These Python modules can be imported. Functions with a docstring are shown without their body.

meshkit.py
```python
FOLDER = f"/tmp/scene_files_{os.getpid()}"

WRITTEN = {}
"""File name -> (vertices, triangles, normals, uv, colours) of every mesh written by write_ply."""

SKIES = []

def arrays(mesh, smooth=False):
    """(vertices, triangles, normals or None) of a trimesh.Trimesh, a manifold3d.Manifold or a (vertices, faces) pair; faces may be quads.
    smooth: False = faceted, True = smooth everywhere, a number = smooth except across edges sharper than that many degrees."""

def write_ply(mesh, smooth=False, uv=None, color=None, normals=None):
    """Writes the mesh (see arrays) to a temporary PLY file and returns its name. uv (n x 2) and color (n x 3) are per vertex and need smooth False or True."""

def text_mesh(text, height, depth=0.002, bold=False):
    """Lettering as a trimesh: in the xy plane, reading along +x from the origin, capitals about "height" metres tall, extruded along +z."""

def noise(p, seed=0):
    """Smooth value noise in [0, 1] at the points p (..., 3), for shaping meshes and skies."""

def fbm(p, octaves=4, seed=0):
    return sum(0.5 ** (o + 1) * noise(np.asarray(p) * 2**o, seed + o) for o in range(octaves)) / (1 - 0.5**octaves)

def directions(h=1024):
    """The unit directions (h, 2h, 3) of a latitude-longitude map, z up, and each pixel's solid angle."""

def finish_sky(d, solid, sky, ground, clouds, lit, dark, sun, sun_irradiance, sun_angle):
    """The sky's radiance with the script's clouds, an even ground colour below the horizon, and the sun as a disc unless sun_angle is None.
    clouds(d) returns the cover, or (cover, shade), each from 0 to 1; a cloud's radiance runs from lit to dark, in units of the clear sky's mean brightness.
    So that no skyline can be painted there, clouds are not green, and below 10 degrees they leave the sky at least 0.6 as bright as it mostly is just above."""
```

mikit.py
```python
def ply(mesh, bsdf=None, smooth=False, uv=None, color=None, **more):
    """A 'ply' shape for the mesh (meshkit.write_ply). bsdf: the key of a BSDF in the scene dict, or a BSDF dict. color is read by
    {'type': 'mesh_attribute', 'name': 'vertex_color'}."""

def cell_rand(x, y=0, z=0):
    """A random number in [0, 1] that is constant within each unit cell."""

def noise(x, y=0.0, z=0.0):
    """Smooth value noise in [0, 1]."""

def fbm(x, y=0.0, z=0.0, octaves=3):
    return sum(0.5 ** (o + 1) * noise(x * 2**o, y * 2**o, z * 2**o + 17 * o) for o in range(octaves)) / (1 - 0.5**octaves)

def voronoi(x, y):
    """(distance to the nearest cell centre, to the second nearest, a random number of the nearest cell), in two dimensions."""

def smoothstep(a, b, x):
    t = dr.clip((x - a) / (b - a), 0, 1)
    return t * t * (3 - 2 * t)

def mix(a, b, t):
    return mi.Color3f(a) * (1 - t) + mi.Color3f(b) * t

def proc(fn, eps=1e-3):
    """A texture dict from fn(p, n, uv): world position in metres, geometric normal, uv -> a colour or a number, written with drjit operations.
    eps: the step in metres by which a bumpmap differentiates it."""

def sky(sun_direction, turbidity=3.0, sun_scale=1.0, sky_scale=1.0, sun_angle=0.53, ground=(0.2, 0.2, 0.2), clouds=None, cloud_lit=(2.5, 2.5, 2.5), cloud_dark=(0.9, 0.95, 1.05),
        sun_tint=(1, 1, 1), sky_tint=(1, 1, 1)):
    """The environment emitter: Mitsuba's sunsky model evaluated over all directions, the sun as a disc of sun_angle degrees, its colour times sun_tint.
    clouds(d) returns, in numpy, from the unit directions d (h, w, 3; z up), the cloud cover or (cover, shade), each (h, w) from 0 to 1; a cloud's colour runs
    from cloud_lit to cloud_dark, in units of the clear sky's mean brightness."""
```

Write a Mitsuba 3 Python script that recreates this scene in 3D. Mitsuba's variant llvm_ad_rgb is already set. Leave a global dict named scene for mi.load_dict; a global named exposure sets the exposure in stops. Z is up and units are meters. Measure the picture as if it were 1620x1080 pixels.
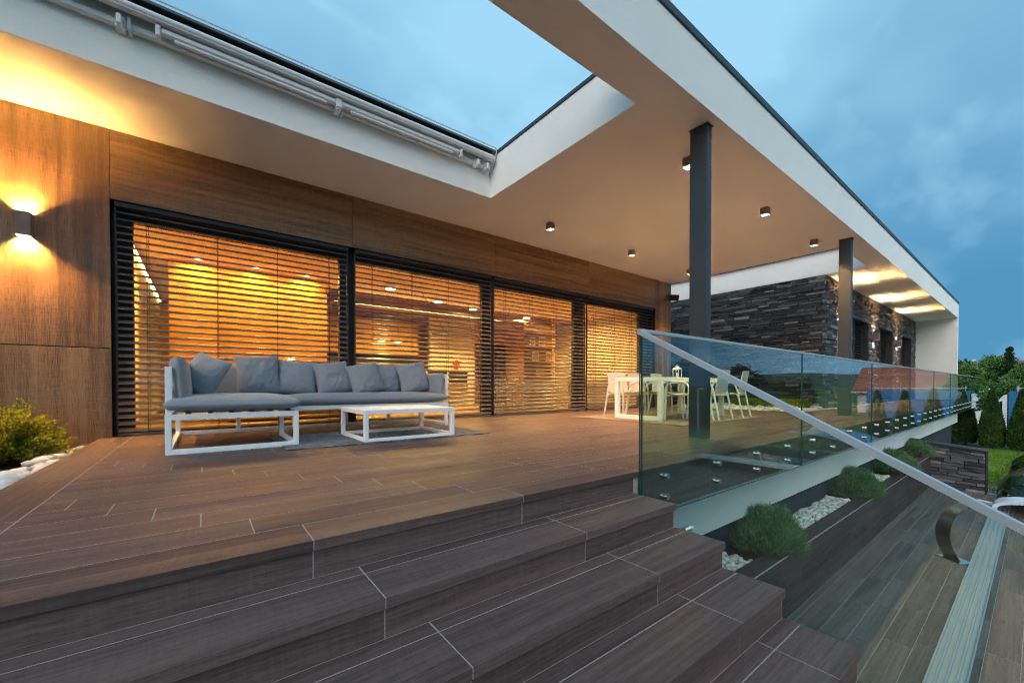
import math, random
import numpy as np, trimesh, manifold3d as m3, mitsuba as mi, drjit as dr
import mikit, meshkit
from mikit import proc, noise, fbm, cell_rand, smoothstep, mix
T = mi.ScalarTransform4f
scene, labels = {}, {}
rng = np.random.default_rng(7)

# ---------------------------------------------------------------- camera, sky, exposure
exposure = 2.75
YAW, PITCH, EYE = 0.654, -0.0114, 0.60
FW = np.array([math.sin(YAW) * math.cos(PITCH), math.cos(YAW) * math.cos(PITCH), math.sin(PITCH)])
scene['camera'] = dict(type='perspective', fov=2 * math.degrees(math.atan(810 / 639.4)), fov_axis='x', near_clip=0.05, far_clip=5000.0,
                       principal_point_offset_y=-77.6 / 1080,
                       to_world=T().look_at(origin=[0, 0, EYE], target=(np.array([0, 0, EYE]) + FW).tolist(), up=[0, 0, 1]))


def cloud_cover(d):
    x, y, z = d[..., 0], d[..., 1], np.maximum(d[..., 2], 0.02)
    q = np.stack([x / (z + 0.35) * 1.6, y / (z + 0.35) * 1.6, z * 0.8], -1)
    n = meshkit.fbm(q.reshape(-1, 3), octaves=5).reshape(z.shape)
    n = (n - n.mean()) / n.std()
    soft = np.clip(0.5 + 0.32 * n, 0, 1)
    wisps = meshkit.fbm((q * np.array([3.0, 5.0, 2.0])).reshape(-1, 3), octaves=5).reshape(z.shape)
    wisps = np.clip((wisps - wisps.mean()) / wisps.std() * 0.35 - 0.1, 0, 1)
    low = np.clip(1 - z / 0.62, 0, 1) ** 1.2
    shade = np.clip(0.16 + 0.80 * low + 0.60 * (0.5 - soft) - 0.50 * wisps, 0, 1)
    return np.ones_like(z), shade


SKY = 0.95
scene['sky'] = mikit.sky([-0.82, -0.48, 0.50], turbidity=3, sun_scale=0.20, sun_angle=44, sun_tint=(1.0, 1.12, 1.45), sky_scale=SKY, ground=(0.10, 0.11, 0.10), clouds=cloud_cover,
                         cloud_lit=(0.78, 1.50, 2.02), cloud_dark=(0.19, 0.66, 1.14), sky_tint=(0.8, 1.0, 1.05))

SPOT, WALL, STONE, ROOM_WASH, ROOM_SPOT = 4100.0, 1400.0, 3600.0, 420.0, 250.0      # lamp radiances

# ---------------------------------------------------------------- materials


def rgb(*c):
    return {'type': 'rgb', 'value': list(c)}


def principled(color, rough=0.5, spec=0.5, metal=0.0, bump=None, bscale=1.0, **k):
    b = dict(type='principled', base_color=color if isinstance(color, dict) else rgb(*color), roughness=rough, specular=spec, metallic=metal, **k)
    if bump is not None:
        b = {'type': 'bumpmap', 'arbitrary': bump, 'scale': bscale, 'bsdf': b}
    return {'type': 'twosided', 'bsdf': b}


def wood_fn(dark, light, fu, fv, spread=0.30, lo=0.26, hi=0.74):
    def fn(p, n, uv):
        k = dr.floor(uv.y / 10)
        l = uv.y - 10 * k
        r, r2 = cell_rand(k, 3), cell_rand(k, 7)
        w = fbm(uv.x * 1.3 + r * 91, l * 6 + r2 * 40, 0, 2)
        g = fbm(uv.x * fu + r * 71, (l + 0.05 * w) * fv + r * 13, 0, 4)
        s = fbm(uv.x * fu * 0.35 + r2 * 50, (l + 0.08 * w) * fv * 0.22 + r * 9, 5, 3)
        fine = noise(uv.x * 14, l * 420 + r * 5)
        pore = smoothstep(0.62, 0.86, noise(uv.x * 26 + r * 7, l * 560)) * (0.35 + 0.65 * s)
        saw = noise(uv.x * 150 + 9 * w, l * 9)
        t = 0.34 * g + 0.36 * s + 0.18 * fine + 0.07 * saw + 0.03 + (r - 0.5) * spread
        c = mix(dark, light, smoothstep(lo, hi, t)) * (1 - 0.34 * pore)
        scuff = smoothstep(0.70, 0.86, fbm(p.x * 2.1 + r2, p.y * 2.1, p.z * 2.1 + 4, 4))
        return c * (1 + 0.20 * scuff)
    return fn


def tone_fn(cols, scale=6.0, amount=0.35):
    """A stone's own tone from the id in uv.y, mottled."""
    def fn(p, n, uv):
        k = dr.floor(uv.y / 10)
        r, r2 = cell_rand(k, 11), cell_rand(k, 23)
        c = mix(cols[0], cols[1], smoothstep(0.15, 0.8, r))
        c = mix(c, cols[2], smoothstep(0.8, 1.0, r2))
        m = fbm(p.x * scale, p.y * scale, p.z * scale * 3, 4)
        return c * (1 - amount + 2 * amount * m)
    return fn


def plaster_fn(c, a=0.05):
    def fn(p, n, uv):
        m = fbm(p.x * 1.1, p.y * 1.1, p.z * 1.1, 3)
        f = noise(p.x * 130, p.y * 130, p.z * 130)
        return mi.Color3f(c) * (1 - a + a * m + 0.09 * (f - 0.5))
    return fn


def speckle_fn(c, scale, amount):
    def fn(p, n, uv):
        return mi.Color3f(c) * (1 - amount + 2 * amount * fbm(p.x * scale, p.y * scale, p.z * scale, 3))
    return fn


def leaf_fn(a, b, scale=2.2):
    def fn(p, n, uv):
        k = fbm(p.x * scale, p.y * scale, p.z * scale, 3)
        r = cell_rand(p.x * 34, p.y * 34, p.z * 34)
        return mix(a, b, dr.clip(0.62 * smoothstep(0.25, 0.75, k) + 0.5 * (r - 0.25), 0, 1))
    return fn


def fabric_bump(p, n, uv):
    return 0.0016 * fbm(p.x * 55, p.y * 55, p.z * 55, 3)


def grass_fn(p, n, uv):
    k = fbm(p.x * 0.45, p.y * 0.45, 0, 4)
    f = noise(p.x * 22, p.y * 22)
    return mix((0.085, 0.175, 0.024), (0.185, 0.290, 0.042), dr.clip(0.8 * smoothstep(0.25, 0.75, k) + 0.4 * (f - 0.5), 0, 1))


def rug_fn(p, n, uv):
    f = fbm(p.x * 26, p.y * 190, 3, 3)
    return mix((0.045, 0.045, 0.05), (0.22, 0.225, 0.24), smoothstep(0.32, 0.7, f))


def rug2_fn(p, n, uv):
    f = fbm(p.x * 60, p.y * 60, 3, 3)
    return mix((0.13, 0.105, 0.08), (0.26, 0.22, 0.17), f)


MAT = dict(
    deck=principled(proc(wood_fn((0.060, 0.039, 0.036), (0.156, 0.103, 0.095), 1.1, 95, 0.16, 0.20, 0.82)), 0.56, 0.32),
    cladding=principled(proc(wood_fn((0.105, 0.058, 0.028), (0.36, 0.208, 0.105), 0.55, 22, 0.06, 0.28, 0.74)), 0.42, 0.45),
    tile_shaded=principled(proc(wood_fn((0.042, 0.028, 0.026), (0.105, 0.072, 0.066), 1.1, 85, 0.14, 0.24, 0.78)), 0.5, 0.4),  # planter wall tile darkened: the shade on that wall is in the colour
    paving=principled(proc(wood_fn((0.085, 0.066, 0.058), (0.205, 0.160, 0.140), 1.1, 70, 0.16, 0.22, 0.80)), 0.5, 0.4),
    grout=principled(proc(speckle_fn((0.33, 0.285, 0.262), 60, 0.15)), 0.85, 0.2),
    plaster=principled(proc(plaster_fn((0.86, 0.85, 0.83), 0.08)), 0.9, 0.15, bump=proc(lambda p, n, uv: 0.0035 * fbm(p.x * 48, p.y * 48, p.z * 48, 2), 2e-3), bscale=1.0),
    slab_white=principled(proc(plaster_fn((0.76, 0.76, 0.75), 0.10)), 0.85, 0.2),
    anthracite=principled(proc(speckle_fn((0.036, 0.044, 0.052), 3, 0.10)), 0.45, 0.4),
    dark_wall=principled(proc(speckle_fn((0.050, 0.062, 0.075), 2, 0.12)), 0.8, 0.2),
    frame_dark=principled((0.026, 0.026, 0.029), 0.4, 0.4),
    slat=principled((0.115, 0.098, 0.093), 0.36, 0.5),
    slat_dark=principled((0.05, 0.045, 0.045), 0.45, 0.4),
    white_paint=principled(proc(speckle_fn((0.86, 0.86, 0.855), 9, 0.03)), 0.42, 0.4),
    awning_white=principled((0.66, 0.655, 0.65), 0.35, 0.5),
    awning_grey=principled((0.085, 0.075, 0.070), 0.5, 0.3),
    aluminium=principled(proc(speckle_fn((0.62, 0.64, 0.66), 14, 0.08)), 0.38, 0.5, metal=0.7),
    weathered=principled(proc(lambda p, n, uv: mix((0.40, 0.42, 0.42), (0.48, 0.50, 0.50), fbm(p.x * 5, p.y * 30, p.z * 30, 4))), 0.45, 0.5, metal=0.35),
    steel=principled((0.75, 0.76, 0.77), 0.16, 0.5, metal=1.0),
    steel_dark=principled((0.42, 0.38, 0.34), 0.28, 0.5, metal=1.0),
    fabric=principled(proc(speckle_fn((0.275, 0.288, 0.318), 90, 0.18)), 0.95, 0.1, bump=proc(fabric_bump, 2e-3), sheen=0.25),
    sling=principled(proc(speckle_fn((0.62, 0.60, 0.53), 120, 0.08)), 0.7, 0.25),
    rug=principled(proc(rug_fn), 0.95, 0.05),
    rug_sand=principled(proc(rug2_fn), 0.95, 0.05),
    slate=principled(proc(tone_fn(((0.026, 0.028, 0.033), (0.085, 0.088, 0.096), (0.24, 0.235, 0.23)), 9, 0.55)), 0.55, 0.4, bump=proc(lambda p, n, uv: 0.012 * fbm(p.x * 16, p.y * 16, p.z * 34, 3), 3e-3)),
    stone_gap=principled((0.018, 0.018, 0.02), 0.9, 0.1),
    pebble=principled(proc(tone_fn(((0.58, 0.57, 0.54), (0.80, 0.79, 0.77), (0.42, 0.39, 0.36)), 14, 0.16)), 0.6, 0.3),
    soil=principled(proc(speckle_fn((0.075, 0.052, 0.036), 18, 0.45)), 0.95, 0.1),
    lawn=principled(proc(grass_fn), 0.9, 0.15),
    ground=principled(proc(leaf_fn((0.03, 0.055, 0.02), (0.06, 0.085, 0.03), 0.08)), 0.95, 0.1),
    hill=principled(proc(leaf_fn((0.025, 0.05, 0.045), (0.05, 0.08, 0.06), 0.03)), 0.95, 0.05),
    lavender=principled(proc(leaf_fn((0.055, 0.125, 0.055), (0.20, 0.33, 0.16), 9)), 0.8, 0.2),
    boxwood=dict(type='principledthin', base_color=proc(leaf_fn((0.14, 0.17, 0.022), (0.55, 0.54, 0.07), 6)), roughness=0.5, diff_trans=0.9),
    cypress=principled(proc(leaf_fn((0.020, 0.058, 0.016), (0.075, 0.150, 0.034), 3)), 0.8, 0.2),
    leaves=principled(proc(leaf_fn((0.055, 0.135, 0.034), (0.20, 0.34, 0.09), 0.9)), 0.7, 0.25),
    leaves_dark=principled(proc(leaf_fn((0.014, 0.034, 0.014), (0.055, 0.095, 0.035), 0.7)), 0.75, 0.2),
    blossom=principled((0.72, 0.72, 0.62), 0.7, 0.2),
    bark=principled(proc(speckle_fn((0.085, 0.065, 0.05), 12, 0.4)), 0.9, 0.1),
    roof_tile=principled(proc(tone_fn(((0.30, 0.095, 0.062), (0.40, 0.14, 0.09), (0.26, 0.10, 0.08)), 3, 0.2)), 0.8, 0.2),
    render_wall=principled((0.62, 0.60, 0.56), 0.9, 0.1),
    dark_glass=principled((0.012, 0.014, 0.018), 0.08, 0.7),
    van_white=principled((0.72, 0.73, 0.74), 0.28, 0.5, clearcoat=0.6),
    van_blue=principled((0.010, 0.150, 0.34), 0.30, 0.5, clearcoat=0.6),
    tyre=principled((0.02, 0.02, 0.02), 0.85, 0.2),
    lamp_body=principled((0.19, 0.145, 0.125), 0.45, 0.4),
    black=principled((0.018, 0.016, 0.016), 0.55, 0.3),
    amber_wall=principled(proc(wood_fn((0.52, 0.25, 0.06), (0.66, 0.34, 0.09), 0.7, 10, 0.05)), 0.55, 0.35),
    cream_wall=principled(proc(plaster_fn((0.72, 0.64, 0.50))), 0.9, 0.1),
    room_ceiling=principled((0.74, 0.62, 0.50), 0.9, 0.1),
    cabinet=principled(proc(wood_fn((0.20, 0.095, 0.040), (0.32, 0.16, 0.07), 0.8, 18, 0.1)), 0.4, 0.4),
    worktop=principled((0.10, 0.095, 0.09), 0.25, 0.5),
    room_floor=principled(proc(wood_fn((0.16, 0.09, 0.045), (0.26, 0.15, 0.08), 1, 30)), 0.4, 0.4),
    red_paint=principled((0.45, 0.05, 0.03), 0.4, 0.4),
    pane={'type': 'thindielectric', 'int_ior': 1.5, 'specular_transmittance': rgb(0.93, 0.95, 0.93)},
    rail_glass={'type': 'thindielectric', 'int_ior': 1.52, 'specular_transmittance': rgb(0.72, 0.875, 0.82)},
    smoked={'type': 'thindielectric', 'int_ior': 1.55, 'specular_transmittance': rgb(0.30, 0.32, 0.34)},
    frosted=principled((0.60, 0.66, 0.72), 0.25, 0.5),
    glass_edge=principled((0.012, 0.060, 0.045), 0.15, 0.6),
)
for _k, _v in MAT.items():
    scene['m_' + _k] = _v
WARM = np.array([1.0, 0.545, 0.215])
HONEY = np.array([1.0, 0.50, 0.13])
GOLD = np.array([1.0, 0.58, 0.16])
AMBER = np.array([1.0, 0.48, 0.08])


# ---------------------------------------------------------------- mesh helpers
_IDS = [0]


class MB:
    """Collects pieces of one mesh: vertices, triangles, uv."""

    def __init__(s):
        s.v, s.f, s.uv, s.n = [], [], [], 0

    def add(s, v, f, uv=None):
        v = np.asarray(v, float)
        f = np.asarray(f, int)
        if f.shape[1] == 4:
            f = np.vstack([f[:, [0, 1, 2]], f[:, [0, 2, 3]]])
        s.v.append(v)
        s.f.append(f + s.n)
        s.uv.append(np.zeros((len(v), 2)) if uv is None else uv)
        s.n += len(v)
        return s

    def tm(s, m, uv=None):
        return s.add(m.vertices, m.faces, uv)

    def mf(s, m):
        q = m.to_mesh()
        return s.add(q.vert_properties[:, :3], q.tri_verts)

    def box(s, x0, x1, y0, y1, z0, z1, c=0.004, axis=None, rot=None):
        v, f = cbox(x0, x1, y0, y1, z0, z1, c)
        uv = None
        if axis is not None:
            uv = plank_uv(v, axis)
        if rot is not None:
            v = rot(v)
        return s.add(v, f, uv)

    def arrays(s):
        return np.vstack(s.v), np.vstack(s.f), np.vstack(s.uv)


def plank_uv(v, axis):
    _IDS[0] = (_IDS[0] + 1) % 180
    o = [i for i in range(3) if i != axis]
    c = (v.max(0) + v.min(0)) / 2
    across = (v[:, o[0]] - c[o[0]]) + (v[:, o[1]] - c[o[1]])
    return np.stack([v[:, axis] - v[:, axis].min() + rng.uniform(0, 20), _IDS[0] * 10 + 5 + across], 1)


_T = []
for sx in (0, 1):
    for sy in (0, 1):
        for sz in (0, 1):
            for k in range(3):
                _T.append((sx, sy, sz, k))


def _template():
    v = np.array([[(1 if s == 1 else 0) + ((-0.1 if s == 1 else 0.1) if k != a else 0) for a, s in enumerate((x, y, z))] for x, y, z, k in _T])
    h = trimesh.Trimesh(v, trimesh.convex.convex_hull(v).faces, process=False) if False else None
    from scipy.spatial import ConvexHull
    q = ConvexHull(v)
    f = q.simplices.copy()
    for i, t in enumerate(f):
        n = np.cross(v[t[1]] - v[t[0]], v[t[2]] - v[t[0]])
        if n @ (v[t].mean(0) - 0.5) < 0:
            f[i] = t[::-1]
    return f


_F = _template()


def cbox(x0, x1, y0, y1, z0, z1, c=0.004):
    lo, hi = np.array([x0, y0, z0], float), np.array([x1, y1, z1], float)
    c = min(c, 0.45 * (hi - lo).min())
    if c <= 0:
        v = np.array([[(x0, x1)[i], (y0, y1)[j], (z0, z1)[k]] for i in (0, 1) for j in (0, 1) for k in (0, 1)])
        return v, np.array([[0, 1, 3], [0, 3, 2], [4, 6, 7], [4, 7, 5], [0, 4, 5], [0, 5, 1], [2, 3, 7], [2, 7, 6], [0, 2, 6], [0, 6, 4], [1, 5, 7], [1, 7, 3]])
    v = np.array([[(hi if s else lo)[a] + ((-c if s else c) if k != a else 0) for a, s in enumerate((x, y, z))] for x, y, z, k in _T])
    return v, _F


def key_for(name, parent=None):
    base = (parent + '__' if parent else '') + name
    if base not in USED:
        USED.add(base)
        return base
    i = COUNT.get(base, 0) + 1
    while f'{base}_{i:03d}' in USED:
        i += 1
    COUNT[base] = i
    USED.add(f'{base}_{i:03d}')
    return f'{base}_{i:03d}'


USED, COUNT = set(), {}


def obj(name, mesh, mat, parent=None, smooth=False, label=None, cat=None, group=None, kind=None, **more):
    k = key_for(name, parent)
    if isinstance(mesh, MB):
        v, f, uv = mesh.arrays()
        tm = trimesh.Trimesh(v, f, process=False)
        scene[k] = mikit.ply(tm, 'm_' + mat, smooth=smooth, uv=uv if smooth in (False, True) else None, **more)
    else:
        scene[k] = mikit.ply(mesh, 'm_' + mat, smooth=smooth, **more)
    tag(k, label, cat, group, kind)
    return k


def tag(k, label=None, cat=None, group=None, kind=None):
    d = {a: b for a, b in (('label', label), ('category', cat), ('group', group), ('kind', kind)) if b}
    if d:
        labels.setdefault(k, {}).update(d)


def thing(name, label, cat, group=None):
    k = key_for(name)
    tag(k, label, cat, group)
    return k


def B(*a, **k):
    return MB().box(*a, **k)


def tube(points, r, n=10, close=True):
    p = np.asarray(points, float)
    t = np.gradient(p, axis=0)
    t /= np.linalg.norm(t, axis=1, keepdims=True)
    a = np.cross(t, [0.0, 0.0, 1.0])
    bad = np.linalg.norm(a, axis=1) < 1e-3
    a[bad] = [1, 0, 0]
    for i in range(1, len(a)):
        if a[i] @ a[i - 1] < 0:
            a[i] = -a[i]
    a /= np.linalg.norm(a, axis=1, keepdims=True)
    b = np.cross(t, a)
    ang = np.arange(n) * 2 * np.pi / n
    r = np.broadcast_to(r, (len(p),))[:, None, None]
    v = (p[:, None] + r * (np.cos(ang)[None, :, None] * a[:, None] + np.sin(ang)[None, :, None] * b[:, None])).reshape(-1, 3)
    f = []
    for i in range(len(p) - 1):
        for j in range(n):
            f.append([i * n + j, i * n + (j + 1) % n, (i + 1) * n + (j + 1) % n, (i + 1) * n + j])
    f = np.array(f)
    f = np.vstack([f[:, [0, 1, 2]], f[:, [0, 2, 3]]])
    if close:
        e = len(v)
        v = np.vstack([v, p[:1], p[-1:]])
        caps = [[e, (j + 1) % n, j] for j in range(n)] + [[e + 1, (len(p) - 1) * n + j, (len(p) - 1) * n + (j + 1) % n] for j in range(n)]
        f = np.vstack([f, caps])
    return v, f


def arc(pts, n=6):
    """Rounds the corners of a polyline (Chaikin)."""
    p = np.asarray(pts, float)
    for _ in range(3):
        q = [p[0]]
        for a, b in zip(p[:-1], p[1:]):
            q += [a * 0.75 + b * 0.25, a * 0.25 + b * 0.75]
        q.append(p[-1])
        p = np.array(q)
    return p


def prism(poly, lo, hi, axis):
    """Extrudes a polygon (counter-clockwise list of 2-D points) along an axis; the polygon's axes are the other two, in order."""
    cs = m3.CrossSection([np.asarray(poly, float)], m3.FillRule.NonZero)
    m = m3.Manifold.extrude(cs, hi - lo).to_mesh()
    v = np.array(m.vert_properties[:, :3], float)
    f = np.array(m.tri_verts)
    o = [i for i in range(3) if i != axis]
    w = np.zeros_like(v)
    w[:, o[0]], w[:, o[1]], w[:, axis] = v[:, 0], v[:, 1], v[:, 2] + lo
    if axis == 1:
        f = f[:, ::-1]
    return w, f


def at(x=0, y=0, z=0, rz=0.0, rx=0.0, ry=0.0, s=1.0):
    m = trimesh.transformations.euler_matrix(rx, ry, rz, 'sxyz')
    m[:3, :3] *= s
    m[:3, 3] = [x, y, z]
    return lambda v: np.asarray(v) @ m[:3, :3].T + m[:3, 3]


def lamp_disc(name, parent, center, normal, r, radiance, shape='disc'):
    k = key_for(name, parent)
    m = trimesh.creation.cylinder(r, 0.003, sections=20) if shape == 'disc' else trimesh.creation.box((2 * r, 2 * r, 0.003))
    # only the face that looks along the normal is kept, so that it emits one way
    keep = m.face_normals[:, 2] > 0.9
    m.update_faces(keep)
    m.remove_unreferenced_vertices()
    R = trimesh.geometry.align_vectors([0, 0, 1], normal)
    m.apply_transform(R)
    m.apply_translation(center)
    scene[k] = mikit.ply(m, 'm_white_paint', smooth=False, emitter={'type': 'area', 'radiance': rgb(*[float(x) for x in radiance])})
    return k

# ================================================================ LARGE STRUCTURE
FLOOR = -2.1
R, TR, Y0 = 0.152, 0.3055, 1.71
YF, ZS = 6.54, 3.556
XR = 2.40


def fan_limit(pieces, name, parent, mat, most=290, near=lambda q: math.hypot(q[0][0], q[0][1])):
    """pieces: (centre, MB). The ones nearest to the camera become parts, the rest one stuff part."""
    pieces = sorted(pieces, key=near)
    for _, mb in pieces[:most]:
        obj(name, mb, mat, parent)
    if pieces[most:]:
        rest = MB()
        for _, mb in pieces[most:]:
            v, f, uv = mb.arrays()
            rest.add(v, f, uv)
        obj('far_' + name + 's', rest, mat, parent, kind='stuff')


# ---- lawn and the ground out to the horizon
def sheet(x0, x1, y0, y1, z, nx=2, ny=2, fz=None):
    xs, ys = np.linspace(x0, x1, nx), np.linspace(y0, y1, ny)
    X, Y = np.meshgrid(xs, ys, indexing='ij')
    Z = np.full_like(X, z) if fz is None else fz(X, Y)
    v = np.stack([X, Y, Z], -1).reshape(-1, 3)
    i, j = np.meshgrid(np.arange(nx - 1), np.arange(ny - 1), indexing='ij')
    a = (i * ny + j).ravel()
    return v, np.vstack([np.stack([a, a + ny, a + ny + 1], 1), np.stack([a, a + ny + 1, a + 1], 1)])


obj('ground', MB().add(*sheet(-2500, 2500, -2500, 2500, FLOOR - 0.05)), 'ground', kind='structure', label='dark green ground reaching out to the horizon')
obj('lawn', MB().add(*sheet(14.5, 27.2, -9, 14, FLOOR - 0.03, 90, 150, lambda x, y: FLOOR - 0.03 + 0.05 * meshkit.fbm(np.stack([x * .4, y * .4, x * 0], -1), 3))), 'lawn', kind='structure', label='mown green lawn beyond the stone wall')
# short blades of grass on the near lawn
n = 60000
gx, gy = rng.uniform(15.0, 27.0, n), rng.uniform(-2.5, 8, n)
ga, gh = rng.uniform(0, 2 * np.pi, n), rng.uniform(0.03, 0.07, n)
gz = FLOOR - 0.03 + 0.05 * meshkit.fbm(np.stack([gx * .4, gy * .4, gx * 0], -1), 3)
p0 = np.stack([gx, gy, gz - 0.005], 1)
dv = np.stack([np.cos(ga), np.sin(ga), 0 * ga], 1) * 0.012
tip = p0 + np.stack([rng.normal(0, .02, n), rng.normal(0, .02, n), gh], 1)
keep = (gx - 15.5) * 1.35 - (gy - 0.8) * 1.6 > 0.5
gv = np.stack([p0 - dv, p0 + dv, tip], 1)[keep].reshape(-1, 3)
obj('grass', MB().add(gv, np.arange(len(gv)).reshape(-1, 3)), 'lawn', label='short mown grass blades on the lawn', cat='grass', kind='stuff')
# hills
xs = np.linspace(-600, 900, 140)
hz = 16 + 26 * meshkit.fbm(np.stack([xs / 190, xs * 0, xs * 0 + 3], -1), 4) + 8 * np.exp(-((xs - 60) / 120) ** 2)
hv = np.vstack([np.stack([xs * 0 + 900, xs, xs * 0 - 5], 1), np.stack([xs * 0 + 1050, xs, hz], 1), np.stack([xs * 0 + 1300, xs, hz * 0.6], 1)])
k = len(xs)
hf = [[r * k + i, (r + 1) * k + i, (r + 1) * k + i + 1, r * k + i + 1] for r in range(2) for i in range(k - 1)]
obj('hills', MB().add(hv, np.array(hf)), 'hill', smooth=True, kind='structure', label='low blue green hills on the horizon')

# ---- terrace deck: slab and wood-look tiles
deck = key_for('terrace_deck')
tag(deck, 'terrace deck of brown wood-look planks with pale joints', kind='structure')
XDR = 28.3
bed = MB().box(-0.93, XDR, 1.745, YF + 0.35, -0.33, -0.0003, 0)
bed.box(-0.93, XDR, Y0 + 0.0135, 1.7449, -0.33, -0.0425, 0).box(-0.93, XDR, Y0 + 0.002, 1.7449, -0.0395, -0.0003, 0)
obj('bed', bed, 'grout', deck)
P = 1.05
pieces = []
for row in range(22):
    ya, yb = Y0 + 0.23 * row, Y0 + 0.23 * (row + 1)
    if ya > YF + 0.3:
        break
    x = 0.340 - 0.1745 * row
    while x > -0.655:
        x -= P
    while x < XDR:
        xa, xb = max(x, -0.655) + 0.0024, min(x + P, XDR) - 0.0024
        x += P
        if xb - xa < 0.02:
            continue
        if yb > 3.5 and xa > 10.85:      # the light well's bed of pebbles
            continue
        if yb > 3.5 and xb > 10.85:
            xb = 10.85
        pieces.append((((xa + xb) / 2, ya, 0), B(xa, xb, ya + (0.0022 if row else 0), yb - 0.0022, -0.041 if row == 0 else -0.022, 0.0, 0.0004, axis=0)))
fan_limit(pieces, 'plank', deck, 'deck', 270)
for i in range(5):
    obj('border_plank', B(-0.93, -0.655 - 0.002, Y0 + 0.002 + 1.05 * i, Y0 + 1.05 * (i + 1) - 0.001, -0.022, 0, 0.0012, axis=1), 'deck', deck)
for i in range(25):
    xa = 2.44 + 1.05 * i
    if xa + 1.05 < XDR:
        obj('fascia_tile', B(xa + .002, xa + 1.048, Y0 + 0.012, Y0 + 0.0134, -0.33, -0.043, 0.0015, axis=0), 'deck', deck)

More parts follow.
